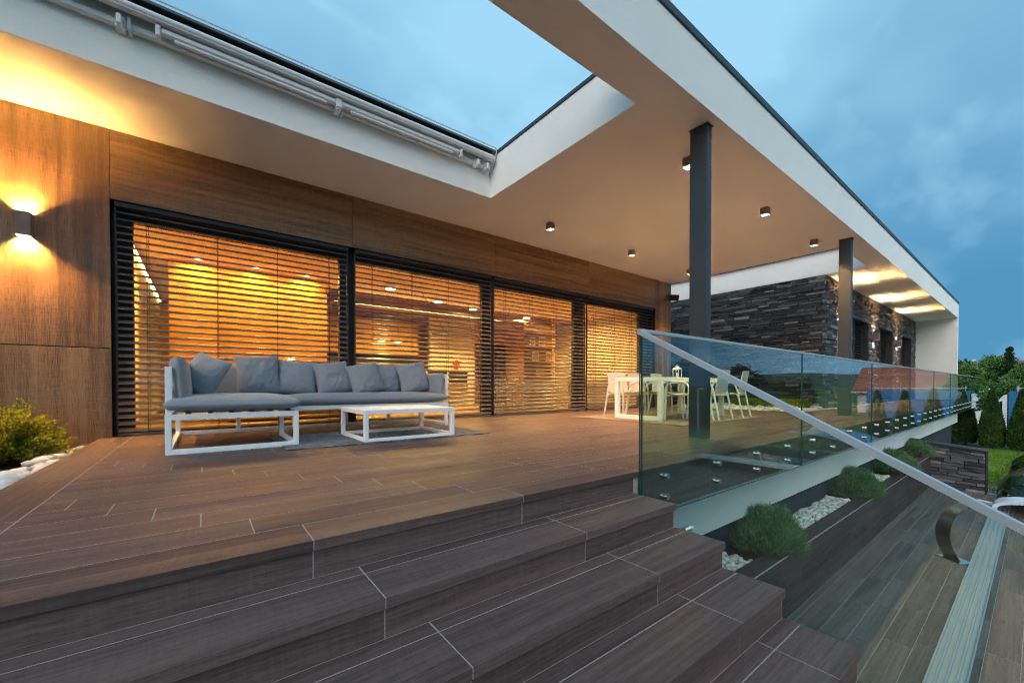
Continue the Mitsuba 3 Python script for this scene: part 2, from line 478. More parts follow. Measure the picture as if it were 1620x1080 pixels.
# ---- steps down to the lower terrace
steps = key_for('garden_steps')
tag(steps, 'dark wood-look tiled steps from the deck down to the lower terrace', kind='structure')
core = MB()
XL = -0.93
for k in range(1, 14):
    yk = Y0 - TR * k
    core.box(XL, XR - 0.004, yk + 0.0140, yk + TR + 0.0139, FLOOR - 0.1, -R * k - 0.0009, 0)
for k in range(0, 14):
    core.box(XL, XR - 0.002, Y0 - TR * k + 0.002, Y0 - TR * k + 0.0138, -R * k - 0.0395, -R * k - 0.0009, 0)
obj('core', core, 'grout', steps)
for k in range(0, 14):
    yk, zk = Y0 - TR * k, -R * k
    xs, x = [], 0.340 + 0.1725 * k
    while x > XL:
        x -= P
    while x < XR:
        xs.append((max(x, XL) + 0.0024, min(x + P, XR if k else 2.44) - (0.0024 if x + P < XR else 0)))
        x += P
    for xa, xb in xs:
        if xb - xa < 0.03:
            continue
        if k:
            obj('tread', B(xa, xb, yk, yk + 0.236, zk - 0.041, zk, 0.0008, axis=0), 'deck', steps)
            obj('tread_strip', B(xa, xb, yk + 0.2405, yk + TR + 0.0112, zk - 0.015, zk - 0.0005, 0.001, axis=0), 'deck', steps)
        if k < 13:
            obj('riser', B(xa, min(xb, XR - 0.012), yk + 0.012, yk + 0.0138, zk - R + 0.0005, zk - 0.041, 0.001, axis=0), 'deck', steps)

# ---- lower terrace
low = key_for('lower_terrace')
tag(low, 'lower terrace paved with brown grey wood-look tiles', kind='structure')
obj('bed', B(1.5, 17.2, -5.2, 1.774, FLOOR - 0.12, FLOOR - 0.0012, 0), 'grout', low)
pieces = []
for row in range(-30, 2):
    ya = 1.69 + 0.23 * (row - 1)
    x = 2.1 - 0.175 * row
    while x > 2.0:
        x -= P
    while x < 15.6:
        xa, xb = max(x, 1.5) + 0.002, min(x + P, 15.6) - 0.002
        x += P
        if xb - xa > 0.05:
            pieces.append((((xa + xb) / 2, ya, 0), B(xa, xb, ya + 0.002, min(ya + 0.228, 1.757), FLOOR - 0.02, FLOOR + rng.uniform(-5e-4, 5e-4), 0.0015, axis=0)))
fan_limit(pieces, 'paving_tile', low, 'paving', 200, near=lambda q: (q[0][1] < -0.25, q[0][0]))

# ---- planter along the lower terrace
pl = thing('planter_wall', 'long low planter wall clad in brown tiles below the white slab', 'planter')
obj('core', MB().box(2.0, 12.75, 1.7625, 1.93, FLOOR, -1.384, 0).box(12.75, 17.2, 1.7625, 1.93, FLOOR, -1.284, 0), 'grout', pl)
for sec, (xa0, xb0, top) in enumerate(((2.0, 12.75, -1.36), (12.75, 17.2, -1.26))):
    for c in range(4):
        zb = top - 0.024 - 0.232 * (c + 1)
        zt = zb + 0.229
        zb = max(zb, FLOOR)
        x = xa0 - (0.35 * c) % P
        while x < xb0 and zt > FLOOR:
            xa, xb = max(x, xa0), min(x + P, xb0) - 0.003
            x += P
            if xb - xa > 0.05:
                obj('tile', B(xa, xb, 1.760, 1.7624, zb, zt, 0.0008, axis=0), 'tile_shaded', pl)
    x = xa0
    while x < xb0 - 0.05:
        obj('cap_tile', B(x, min(x + P, xb0) - 0.003, 1.757, 1.945, top - 0.022, top, 0.002, axis=0), 'tile_shaded', pl)
        x += P
obj('edge_trim', MB().box(2.0, 12.74, 1.7525, 1.7568, -1.378, -1.3585, 0.001).box(12.75, 17.2, 1.7525, 1.7568, -1.278, -1.2585, 0.001), 'aluminium', pl)
obj('end_tile', B(12.735, 12.748, 1.76, 1.94, -1.36, -1.262, 0.001, axis=1), 'deck', pl)

# ---- house
house = thing('flat_roofed_house', 'modern white flat roofed house with timber clad front and stone wing', 'house')


def rect(a, b, c, d):
    return [(a, c), (b, c), (b, d), (a, d)]


cs = m3.CrossSection([rect(-7, 26.35, 2.18, 13)], m3.FillRule.NonZero) - m3.CrossSection([rect(-5.6, 3.63, 2.60, 5.29)], m3.FillRule.NonZero) - m3.CrossSection([rect(10.85, 13.15, 2.62, 9.5)], m3.FillRule.NonZero)
roof = MB().mf(m3.Manifold.extrude(cs, 4.165 - ZS).translate([0, 0, ZS]))
obj('roof', roof, 'plaster', house, label='white rendered flat roof with a square opening and warm lit soffit')
cap = MB().box(-7.02, 26.37, 2.162, 2.30, 4.166, 4.25, 0.004).box(3.612, 3.75, 2.60, 5.29, 4.166, 4.215, 0.004).box(26.23, 26.37, 2.302, 13, 4.166, 4.25, 0.004).box(10.83, 10.95, 2.62, 9.5, 4.166, 4.215, 0.004)
cap.box(13.05, 13.168, 2.62, 9.5, 4.166, 4.215, 0.004)
obj('roof_edge', cap, 'anthracite', house, label='dark metal trim along the roof edge')
obj('end_wall', MB().box(26.10, 26.35, 2.18, 9.0, -1.0, ZS - 0.001, 0.006), 'plaster', house, label='white end wall carrying the roof at the far end')
obj('floor_slab', MB().box(2.46, 26.098, 2.18, 6.6, -1.0, -0.332, 0.006), 'slab_white', house, label='white concrete edge of the deck slab')
obj('basement_wall', MB().box(2.0, 26.0, 2.32, 2.5, FLOOR - 0.05, -1.001, 0), 'dark_wall', house, label='dark blue grey wall under the slab')
# timber cladding
clad = [(-4.6, -0.833, 1.038, ZS, 2), (-4.6, -0.833, -0.30, 1.030, 2), (-0.827, 1.877, 2.76, ZS, 0), (1.883, 4.592, 2.76, ZS, 0), (4.598, 7.322, 2.76, ZS, 0), (7.328, 10.047, 2.76, ZS, 0), (10.053, 10.84, 0.0, ZS, 2)]
for x0, x1, z0, z1, ax in clad:
    obj('cladding_panel', B(x0, x1, YF, YF + 0.016, z0 + 0.001, z1 - 0.001, 0.0015, axis=ax), 'cladding', house)
core = MB().box(-4.6, -0.85, YF + 0.018, YF + 0.40, -0.4, ZS - 0.001, 0).box(-0.85, 10.06, YF + 0.018, YF + 0.11, 2.80, ZS - 0.001, 0).box(10.06, 10.838, YF + 0.018, YF + 0.40, 0.0, ZS - 0.001, 0)
core.box(-0.85, 10.06, YF + 0.21, YF + 0.40, 2.752, ZS - 0.001, 0).box(-0.85, 10.06, YF + 0.112, YF + 0.208, 2.96, ZS - 0.001, 0)
obj('facade_core', core, 'black', house)
obj('side_cladding', B(10.825, 10.842, YF + 0.020, 9.5, 0.0, ZS - 0.002, 0.001, axis=2), 'cladding', house)
# window frames and glass
frames = [(-0.85, -0.66), (1.74, 1.99), (4.44, 4.74), (7.06, 7.40), (9.66, 10.06)]
for a, b in frames:
    obj('window_post', B(a, b, 6.77, 6.87, 0.0, 2.60, 0.004), 'frame_dark', house)
fr = MB().box(-0.85, 10.06, 6.765, 6.875, 2.602, 2.75, 0.004)
obj('window_head', fr, 'frame_dark', house)
obj('window_sill', MB().box(-0.85, 10.06, 6.765, 6.875, 0.0, 0.06, 0.003), 'frame_dark', house)
for (a, b), (c, d) in zip(frames[:-1], frames[1:]):
    obj('window_pane', MB().add(np.array([[b, 6.82, .06], [c, 6.82, .06], [c, 6.82, 2.602], [b, 6.82, 2.602]]), np.array([[0, 1, 2], [0, 2, 3]])), 'pane', house)

# ---- the room behind the blinds
RB, ZC = 8.8, 2.72
obj('room_floor', MB().box(-0.85, 10.06, 6.90, 13.4, -0.05, 0.0, 0), 'room_floor', house)
obj('room_ceiling', MB().box(-0.85, 10.06, 6.90, 13.4, ZC, ZC + 0.1, 0), 'room_ceiling', house)
obj('room_side_wall', MB().box(-0.95, -0.82, 6.90, 13.4, 0, ZC, 0), 'cream_wall', house)
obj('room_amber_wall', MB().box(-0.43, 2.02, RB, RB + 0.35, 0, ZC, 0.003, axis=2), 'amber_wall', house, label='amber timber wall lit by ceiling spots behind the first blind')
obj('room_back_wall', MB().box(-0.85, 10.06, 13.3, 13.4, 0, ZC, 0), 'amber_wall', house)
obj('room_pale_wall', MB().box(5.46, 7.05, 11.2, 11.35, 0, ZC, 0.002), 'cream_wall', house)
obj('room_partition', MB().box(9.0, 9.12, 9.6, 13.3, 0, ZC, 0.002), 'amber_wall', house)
obj('room_end_wall', MB().box(9.92, 10.06, 6.90, 13.4, 0, ZC, 0), 'cream_wall', house)
obj('room_bulkhead', MB().box(2.32, 8.9, 9.6, 10.4, 2.52, ZC - 0.001, 0.003, axis=0), 'cabinet', house)
for xa, xb in ((7.15, 7.4), (8.5, 8.9)):
    obj('room_doorway', MB().box(xa, xb, 12.0, 12.12, 0, 2.1, 0.003), 'black', house)
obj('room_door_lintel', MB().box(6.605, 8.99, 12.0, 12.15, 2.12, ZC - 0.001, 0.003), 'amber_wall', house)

# ---- stone wing
wing = thing('stone_wing', 'dark slate clad wing under the white roof, behind the pebble bed', 'building')
XW, YW = 13.15, 3.476
wins = [(15.80, 17.45, 0.12, 2.66), (19.10, 21.05, 0.12, 2.66), (22.75, 24.72, 0.12, 2.66)]
body = m3.Manifold.cube([26.09 - XW - 0.03, 6.0, ZS - 0.01]).translate([XW + 0.03, YW + 0.03, 0])
for a, b, c, d in wins:
    body -= m3.Manifold.cube([b - a, 0.45, d - c]).translate([a, YW - 0.1, c])
obj('wall', MB().mf(body), 'stone_gap', wing)


def stones(length, height, seed, hmin=0.040, hmax=0.105, lmin=0.16, lmax=0.75):
    """Rows of stone strips on a rectangle: (s0, s1, z0, z1, proud)."""
    r = np.random.default_rng(seed)
    z, out = 0.0, []
    while z < height - 0.02:
        h = min(r.uniform(hmin, hmax), height - z)
        s = -r.uniform(0, lmax)
        while s < length:
            l = r.uniform(lmin, lmax)
            a, b = max(s, 0), min(s + l, length)
            if b - a > 0.03:
                out.append((a, b, z, z + h, r.uniform(0.004, 0.045)))
            s += l
        z += h
    return out


def stone_piece(a, b, z0, z1, place):
    """A rough slate strip: a bevelled box whose corners are knocked about."""
    v, f = cbox(a + 0.002, b - 0.002, 0, 1, z0 + 0.0015, z1 - 0.0015, 0.0)
    return v, f


def stone_mb(a, b, z0, z1, proud, to_world, jit=0.008):
    # local: s along the wall, t outwards, z up; 2 x 3 x 2 lattice knocked about on the outer side
    nS = 3
    ss = np.linspace(a + 0.002, b - 0.002, nS)
    zz = (z0 + 0.0015, z1 - 0.0015)
    ins = 0.006
    back = [(s, -0.03, z) for s in ss for z in zz]
    front = [(s + (ins if i == 0 else -ins if i == nS - 1 else 0), proud + rng.uniform(-jit, jit), z + (ins * .7 if q == 0 else -ins * .7) + rng.uniform(-.002, .002)) for i, s in enumerate(ss) for q, z in enumerate(zz)]
    v = np.array(back + front)
    n = nS * 2
    f = []
    for i in range(nS - 1):
        a0, b0, a1, b1 = i * 2, i * 2 + 1, i * 2 + 2, i * 2 + 3
        f += [[n + a0, n + a1, n + b1], [n + a0, n + b1, n + b0]]
        f += [[a0, a1, n + a1], [a0, n + a1, n + a0], [b0, n + b0, n + b1], [b0, n + b1, b1]]
    f += [[0, n, n + 1], [0, n + 1, 1]]
    e = (nS - 1) * 2
    f += [[e, e + 1, n + e + 1], [e, n + e + 1, n + e]]
    uv = plank_uv(v, 0)
    return MB().add(to_world(v), np.array(f), uv)


side = [(((XW, YW + a, 0)), stone_mb(a, b, z0, z1, pr, lambda v: np.stack([XW + 0.03 - v[:, 1], YW + v[:, 0], v[:, 2]], 1))) for a, b, z0, z1, pr in stones(5.9, ZS - 0.012, 3)]
front = []
for a, b, z0, z1, pr in stones(26.08 - XW, ZS - 0.012, 5, lmin=0.25, lmax=0.7):
    for wa, wb, wc, wd in wins:
        if z1 > wc and z0 < wd and a + XW < wb and b + XW > wa:
            if a + XW < wa - 0.05 and b + XW > wa:
                b = wa - XW
            elif b + XW > wb + 0.05 and a + XW < wb:
                a = wb - XW
            else:
                a = b
            break
    if b - a > 0.04:
        front.append(((XW + a, YW, 0), stone_mb(a, b, z0, z1, pr, lambda v: np.stack([XW + v[:, 0], YW + 0.03 - v[:, 1], v[:, 2]], 1), 0.012)))
fan_limit(side + front, 'stone', wing, 'slate', 295)
for a, b, c, d in wins:
    w = obj('window', MB().box(a, a + 0.05, YW + 0.28, YW + 0.34, c, d, 0.003).box(b - 0.05, b, YW + 0.28, YW + 0.34, c, d, 0.003).box(a + .05, b - .05, YW + 0.28, YW + 0.34, d - 0.05, d, 0.003).box(a + .05, b - .05, YW + 0.28, YW + 0.34, c, c + 0.05, 0.003), 'frame_dark', wing)
    obj('pane', MB().box(a + .05, b - .05, YW + 0.30, YW + 0.32, c + .05, d - .05, 0), 'dark_glass', w)
    obj('reveal', MB().box(a - 0.02, a + 0.004, YW - 0.035, YW + 0.35, c, d, 0.002).box(b - 0.004, b + 0.02, YW - 0.035, YW + 0.35, c, d, 0.002).box(a + .004, b - .004, YW - 0.035, YW + 0.35, d - 0.004, d + 0.02, 0.002), 'slate', wing)
    sl = MB()
    for i in range(30):
        z = c + 0.06 + i * 0.082
        if z < d - 0.06:
            v, f = cbox(a + 0.03, b - 0.03, -0.04, 0.04, -0.002, 0.002, 0)
            sl.add(at(0, YW + 0.15, z, rx=math.radians(31))(v), f)
    obj('blind_slats', sl, 'slat', wing, kind='stuff')

# ---- oblique stone retaining wall at the end of the planter
rw = thing('retaining_wall', 'low dark stone wall at the end of the planter, beside the lawn', 'wall')
A, Bp = np.array([15.50, 0.80]), np.array([15.50, 2.45])
L = np.linalg.norm(Bp - A)
ux = (Bp - A) / L
nx = np.array([-ux[1], ux[0]])
tw = lambda v: np.stack([A[0] + ux[0] * v[:, 0] + nx[0] * v[:, 1], A[1] + ux[1] * v[:, 0] + nx[1] * v[:, 1], FLOOR + v[:, 2] * (1 + 0.095 * v[:, 0])], 1)  # noqa: E731
for a, b, z0, z1, pr in stones(L, 1.06, 8, 0.07, 0.115, 0.28, 0.7):
    obj('stone', stone_mb(a, b, z0, z1, pr, tw), 'slate', rw)
v, f = cbox(0.005, L - 0.005, -0.30, -0.02, 0, 1.055, 0)
obj('core', MB().add(tw(v), f), 'stone_gap', rw)
v, f = cbox(-0.05, L, -0.34, 0.07, 1.062, 1.10, 0.006)
obj('coping', MB().add(tw(v), f), 'dark_wall', rw)
v, f = cbox(-0.03, 0.0, -0.31, 0.03, 0.002, 1.06, 0.004)
obj('end_stone', MB().add(tw(v), f), 'slate', rw)

# ---- steel columns
for key, (x0, x1, y0, y1), lab in (('steel_column', (4.519, 4.625, 2.295, 2.495), 'tall dark grey steel column behind the near end of the glass balustrade'), ('steel_column', (10.28, 10.40, 2.30, 2.50), 'second dark grey steel column, in front of the stone wing')):
    k = thing(key, lab, 'column')
    obj('web', MB().box(x0 + 0.012, x1 - 0.012, y0 + 0.012, y1 - 0.012, 0.012, ZS - 0.012, 0.002), 'anthracite', k)
    obj('flange', MB().box(x0, x1, y0, y0 + 0.012, 0.012, ZS - 0.012, 0.0015), 'anthracite', k)
    obj('flange', MB().box(x0, x1, y1 - 0.012, y1, 0.012, ZS - 0.012, 0.0015), 'anthracite', k)
    obj('side_plate', MB().box(x0 - 0.002, x0 + 0.010, y0 + 0.0125, y1 - 0.0125, 0.012, ZS - 0.012, 0.0015), 'anthracite', k)
    obj('base_plate', MB().box(x0, x1, y0, y1, 0.0, 0.0118, 0.001), 'anthracite', k)
    obj('head_plate', MB().box(x0 - 0.012, x1 + 0.012, y0 - 0.012, y1 + 0.012, ZS - 0.0118, ZS + 0.002, 0.001), 'anthracite', k)

# ---- pebble bed in the light well and planting bed on the left
obj('gravel_bed', B(10.86, 26.0, 3.5, 9.5, -0.3, -0.03, 0), 'soil', kind='structure', label='soil bed under the pebbles beside the stone wing')
obj('planting_bed', B(-6.0, -0.94, 0.2, YF - 0.002, -1.6, -0.16, 0.01), 'soil', kind='structure', label='planting bed left of the deck under the timber wall')
obj('planter_soil', B(2.0, 17.0, 1.94, 2.319, FLOOR, -1.42, 0), 'soil', kind='structure', label='soil filling the long planter')


def pebbles(name, boxes, count, rmin, rmax, label, seed, thin=0.62):
    """Rounded white stones, settled on the boxes (x0, x1, y0, y1, z)."""
    r = np.random.default_rng(seed)
    base = trimesh.creation.icosphere(subdivisions=1)
    mb = MB()
    areas = np.array([(b[1] - b[0]) * (b[3] - b[2]) for b in boxes])
    for i in range(count):
        b = boxes[r.choice(len(boxes), p=areas / areas.sum())]
        rad = r.uniform(rmin, rmax)
        v = base.vertices * np.array([rad * r.uniform(0.85, 1.3), rad * r.uniform(.8, 1.1), rad * r.uniform(0.5, 0.8)])
        v = v * (1 + 0.22 * (meshkit.noise(base.vertices * 1.4 + r.uniform(0, 50), 2) - 0.5))[:, None]
        v = at(r.uniform(b[0], b[1]), r.uniform(b[2], b[3]), b[4] + r.uniform(-0.01, rad * 0.9), r.uniform(0, 6), r.uniform(-.4, .4), r.uniform(-.4, .4))(v)
        mb.add(v, base.faces, plank_uv(v, 0))
    obj(name, mb, 'pebble', smooth=True, label=label, cat='pebbles', kind='stuff')


pebbles('white_pebbles', [(2.45, 4.95, 1.97, 2.30, -1.40), (6.05, 8.95, 1.97, 2.30, -1.40), (9.9, 12.0, 1.97, 2.30, -1.40)], 2100, 0.016, 0.036, 'white pebbles between the bushes in the long planter', 1)
pebbles('white_pebbles', [(10.88, 13.1, 3.55, 6.4, -0.02)], 900, 0.035, 0.075, 'white pebbles in the bed beside the stone wing', 2)
pebbles('white_pebbles', [(-1.20, -0.955, 2.4, 6.48, -0.12)], 230, 0.026, 0.068, 'white stones along the left edge of the deck', 3)

# ================================================================ OBJECTS
# ---- venetian blinds, slats one by one
blind_labels = ['wide venetian blind at the left end, behind the grey sofa', 'second venetian blind from the left, with a bright LED line behind it',
                'third venetian blind from the left, with hanging pendant cords behind it', 'fourth venetian blind, nearest the wall speaker, behind the white dining table']
for (a, b), lab in zip(((-0.80, 1.825), (1.925, 4.55), (4.60, 7.27), (7.33, 10.03)), blind_labels):
    bl = thing('venetian_blind', lab, 'blind', 'blinds along the glass front')
    obj('head_box', B(a, b, YF + 0.03, YF + 0.14, 2.70, 2.758, 0.004), 'frame_dark', bl)
    for i in range(33):
        z = 0.075 + i * 0.0805
        # a slat is slightly hollow and leans its front edge down
        xs = np.array([a + 0.012, b - 0.012])
        t = np.linspace(-0.040, 0.040, 5)
        zc = 0.006 * (1 - (t / 0.04) ** 2)
        top = [(x, y_, z_) for x in xs for y_, z_ in zip(t, zc)]
        bot = [(x, y_, z_ - 0.003) for x in xs for y_, z_ in zip(t, zc)]
        v = at(0, YF + 0.085, z, rx=math.radians(30) + rng.normal(0, 0.008))(np.array(top + bot))
        f = []
        for q in range(4):
            f += [[q, q + 5, q + 6, q + 1], [10 + q, 10 + q + 1, 10 + q + 6, 10 + q + 5]]
        f += [[0, 10, 15, 5], [4, 9, 19, 14]]
        f2 = [[0, 1, 11, 10], [1, 2, 12, 11], [2, 3, 13, 12], [3, 4, 14, 13], [5, 15, 16, 6], [6, 16, 17, 7], [7, 17, 18, 8], [8, 18, 19, 9]]
        obj('slat', MB().add(v, np.array(f + f2)), 'slat', bl)
    obj('bottom_rail', B(a + 0.01, b - 0.01, YF + 0.055, YF + 0.115, 0.012, 0.034, 0.004), 'slat', bl)
    for k in range(4):
        x = a + 0.28 + k * (b - a - 0.56) / 3
        obj('cord', MB().add(*tube([(x, YF + 0.043, 0.02), (x, YF + 0.043, 1.3), (x, YF + 0.043, 2.72)], 0.0035, 6)).add(*tube([(x + .012, YF + 0.128, 0.02), (x + .012, YF + 0.128, 1.3), (x + .012, YF + 0.128, 2.72)], 0.003, 6)), 'frame_dark', bl)
    for x in (a + 0.004, b - 0.004):
        obj('guide_rail', B(x - 0.010, x + 0.010, YF + 0.068, YF + 0.10, 0.0, 2.699, 0.002), 'frame_dark', bl)

# ---- folding arm awning inside the roof opening
aw = thing('folding_arm_awning', 'closed white folding arm awning along the edge of the roof opening', 'awning')
# hood: a curved sheet, dark beneath
ang = np.linspace(math.radians(170), math.radians(20), 9)
hood = []
for x0, x1 in ((-5.4, 3.60),):
    cy_, cz_ = 5.19, 4.16
    outer = [(cy_ + 0.10 * math.cos(q), cz_ + 0.085 * math.sin(q)) for q in ang]
    inner = [(cy_ + 0.088 * math.cos(q), cz_ + 0.073 * math.sin(q)) for q in ang[::-1]]
    hood = MB().add(*prism((outer + inner)[::-1], x0, x1, 0))
obj('hood', hood, 'awning_grey', aw, smooth=30, label='dark grey curved hood of the awning')
obj('hood_edge', MB().box(-5.4, 3.60, 5.083, 5.094, 4.226, 4.243, 0.002), 'awning_white', aw)
obj('fabric_roll', MB().add(*tube([(-5.3, 5.20, 4.135), (-1, 5.20, 4.135), (3.52, 5.20, 4.135)], 0.048, 14)), 'awning_grey', aw, smooth=40)
obj('front_bar', MB().add(*tube([(-5.4, 5.10, 4.075), (-1, 5.10, 4.075), (3.55, 5.10, 4.075)], 0.034, 16)).box(-5.4, 3.55, 5.08, 5.15, 4.036, 4.050, 0.003), 'awning_white', aw, smooth=40)
obj('carrier_tube', MB().box(-5.4, 3.54, 5.205, 5.265, 3.935, 3.985, 0.006), 'awning_white', aw)
for xa, xb in ((-4.2, -2.6), (-0.29, 1.29), (1.36, 2.98)):
    obj('arm', MB().box(xa, xb, 5.115, 5.17, 3.955, 4.012, 0.012).box(xa + .1, xb - .1, 5.125, 5.16, 3.925, 3.954, 0.006), 'awning_white', aw)
    for xe in (xa - 0.02, xb + 0.02):
        obj('elbow', MB().box(xe - 0.019, xe + 0.019, 5.108, 5.178, 3.92, 4.025, 0.006), 'awning_white', aw)
for x in (-4.4, -0.58, 1.32, 3.30, 3.47):
    obj('bracket', MB().box(x - 0.035, x + 0.035, 5.195, 5.289, 3.91, 4.02, 0.006).box(x - 0.018, x + 0.018, 5.12, 5.20, 3.90, 3.99, 0.006).box(x + 0.05, x + 0.075, 5.18, 5.286, 3.915, 4.03, 0.004), 'awning_white', aw)
obj('end_plate', MB().add(*prism([(5.288, 3.86), (5.288, 4.245), (5.10, 4.245), (5.085, 4.17), (5.16, 4.03)][::-1], 3.602, 3.610, 0)), 'awning_white', aw)

# ---- soffit spots: square dark housings with a recessed lamp
spot_labels = {(0, 0): 'square ceiling spot beside the head of the near steel column', (1, 0): 'square ceiling spot midway between the two columns near the outer edge', (2, 0): 'square ceiling spot next to the far steel column',
               (0, 1): 'square ceiling spot nearest the house corner of the roof opening', (1, 1): 'square ceiling spot in the middle of the row by the blinds', (2, 1): 'small square ceiling spot half hidden behind the near steel column'}
for i, x in enumerate((5.04, 7.45, 9.86)):
    for j, y in enumerate((2.80, 5.43)):
        s = thing('ceiling_spot', spot_labels[i, j], 'ceiling light', 'square spots under the roof')
        h, w, t = 0.118, 0.056, 0.006
        mb = MB().box(x - w, x - w + t, y - w, y + w, ZS - h, ZS, 0.001).box(x + w - t, x + w, y - w, y + w, ZS - h, ZS, 0.001)
        mb.box(x - w + t, x + w - t, y - w, y - w + t, ZS - h, ZS, 0.001).box(x - w + t, x + w - t, y + w - t, y + w, ZS - h, ZS, 0.001)
        obj('housing', mb, 'lamp_body', s)
        obj('baffle', MB().box(x - w + t, x + w - t, y - w + t, y + w - t, ZS - 0.046, ZS - 0.035, 0), 'black', s)
        lamp_disc('lamp', s, (x, y, ZS - h + 0.066), (0, 0, -1), 0.0225, WARM * SPOT)

# ---- wall lamps, up and down
def wall_lamp(label, x, y, zc, half, w, d, power, mat, group=None, rec=0.056):
    k = thing('wall_lamp', label, 'wall light', group)
    t = 0.005
    mb = MB().box(x - w, x + w, y - d, y - d + t, zc - half, zc + half, 0.0015).box(x - w, x + w, y - t, y, zc - half, zc + half, 0.0015)
    mb.box(x - w, x - w + t, y - d + t, y - t, zc - half, zc + half, 0.0015).box(x + w - t, x + w, y - d + t, y - t, zc - half, zc + half, 0.0015)
    obj('housing', mb, mat, k)
    obj('partition', MB().box(x - w + t, x + w - t, y - d + t, y - t, zc - 0.02, zc + 0.02, 0), 'black', k)
    r = min(w, d / 2) - 0.014
    for s in (1, -1):
        lamp_disc('lamp', k, (x, y - (d / 2 if group is None else 0.052), zc + s * (half - rec)), (0, 0 if group is None else 0.55, s), r if group is None else r + 0.006, (HONEY if group is None else WARM) * power)
    return k


wall_lamp('brown box wall lamp shining up and down on the timber wall', -1.468, YF, 2.29, 0.125, 0.054, 0.11, WALL, 'lamp_body')
wl = ['up and down wall lamp nearest the corner of the stone wing', 'middle up and down wall lamp on the stone wing', 'farthest up and down wall lamp on the stone wing']
for lab, x in zip(wl, (14.41, 18.28, 21.93)):
    wall_lamp(lab, x, YW - 0.02, 2.28, 0.13, 0.042, 0.14, STONE, 'lamp_body', 'wall lamps on the stone wing', 0.055)

# ---- speaker
sp = thing('wall_speaker', 'dark brown loudspeaker on a bracket high on the timber corner', 'speaker')
rot = at(10.60, YF - 0.17, 3.10, rz=math.radians(-28), rx=math.radians(12))
poly = [(-0.17, -0.085), (0.17, -0.085), (0.13, 0.10), (-0.13, 0.10)]
v, f = prism(poly, -0.085, 0.085, 2)
obj('cabinet', MB().add(rot(v), f), 'lamp_body', sp)
v, f = cbox(-0.155, 0.155, -0.096, -0.086, -0.075, 0.075, 0.006)
obj('grille', MB().add(rot(v), f), 'black', sp)
obj('bracket', MB().box(10.57, 10.63, YF - 0.10, YF - 0.001, 3.07, 3.13, 0.004), 'black', sp)

# ---- glass balustrade along the deck edge
gb = thing('glass_balustrade', 'long frameless green glass balustrade along the edge of the deck', 'balustrade')
YG = 1.695
edges = [2.447, 5.575] + [5.585 + 3.25 * i for i in range(8)]
x0 = 2.447
for i in range(8):
    a = 2.447 if i == 0 else 5.590 + 3.25 * (i - 1)
    b = 5.578 + 3.25 * i
    p = obj('panel', MB().add(np.array([[a, YG, -0.335], [b, YG, -0.335], [b, YG, 0.975], [a, YG, 0.975]]), np.array([[0, 1, 2], [0, 2, 3]])), 'rail_glass', gb)
    ed = MB()
    for x in (a, b):
        ed.box(x - 0.0015, x + 0.0015, YG - 0.007, YG + 0.007, -0.336, 0.974, 0)
    ed.box(a + .002, b - .002, YG - 0.007, YG + 0.007, -0.3385, -0.3355, 0)
    obj('edge', ed, 'glass_edge', p)
    for q in range(4):
        x = 2.74 + 0.8085 * (4 * i + q)
        for z in (-0.070, -0.225):
            so = MB()
            for y_a, y_b, rr in ((YG - 0.028, YG - 0.003, 0.023), (YG + 0.003, Y0 + 0.036, 0.017)):
                c = trimesh.creation.cylinder(rr, y_b - y_a, sections=16)
                c.apply_transform(trimesh.transformations.rotation_matrix(math.pi / 2, [1, 0, 0]))
                c.apply_translation([x, (y_a + y_b) / 2, z])
                so.tm(c)
            obj('standoff', so, 'steel', gb, smooth=40)
obj('top_rail', MB().box(2.435, XDR, YG - 0.015, YG + 0.015, 0.972, 0.996, 0.003), 'aluminium', gb, label='thin pale metal cap along the top of the glass')

# ---- sloping glass along the steps with its handrail
sb = thing('stair_balustrade', 'sloping glass panel beside the steps under a pale metal handrail', 'balustrade')
XG, SL = 2.437, 0.5465
zt = lambda y: 0.985 - SL * (1.70 - y)  # noqa: E731
ya, yb = 1.705, -2.6
poly = [(ya, zt(ya) - 0.01), (ya, -0.40), (1.25, -0.55), (yb, zt(yb) - 1.45), (yb, zt(yb) - 0.01)]
obj('panel', MB().add(np.array([[XG, y, z] for y, z in poly]), np.array([[0, 1, 2], [0, 2, 4], [2, 3, 4]])), 'rail_glass', sb)
obj('edge', MB().box(XG - 0.006, XG + 0.006, ya - 0.001, ya + 0.002, -0.40, zt(ya) - 0.012, 0), 'glass_edge', sb)
hr = MB()
w, h = 0.022, 0.024
pr = [(ya + 0.008, zt(ya) - h), (ya + 0.008, zt(ya) + h * 0.5), (yb, zt(yb) + h * 0.5), (yb, zt(yb) - h)]
hr.add(*prism(pr[::-1], XG - w, XG + w, 0))
obj('handrail', hr, 'aluminium', sb)
for yy in (1.35, 0.6, -0.2):
    k = (Y0 - yy) / TR
    z = -R * k - 0.13
    c = trimesh.creation.cylinder(0.021, 0.07, sections=16)
    c.apply_transform(trimesh.transformations.rotation_matrix(math.pi / 2, [0, 1, 0]))
    c.apply_translation([XG - 0.012, yy, z])
    obj('standoff', MB().tm(c), 'steel', sb, smooth=40)

# ---- corner sofa
so = thing('corner_sofa', 'white framed corner sofa with blue grey cushions in front of the blinds', 'sofa')
fw_ = 0.045
def frame_leg_pair(x0, x1, y, z1, mb):
    mb.box(x0, x0 + fw_, y, y + fw_, 0, z1, 0.003).box(x1 - fw_, x1, y, y + fw_, 0, z1, 0.003)
    mb.box(x0 + fw_, x1 - fw_, y, y + fw_, 0, 0.045, 0.003).box(x0 + fw_, x1 - fw_, y, y + fw_, z1 - 0.05, z1, 0.003)


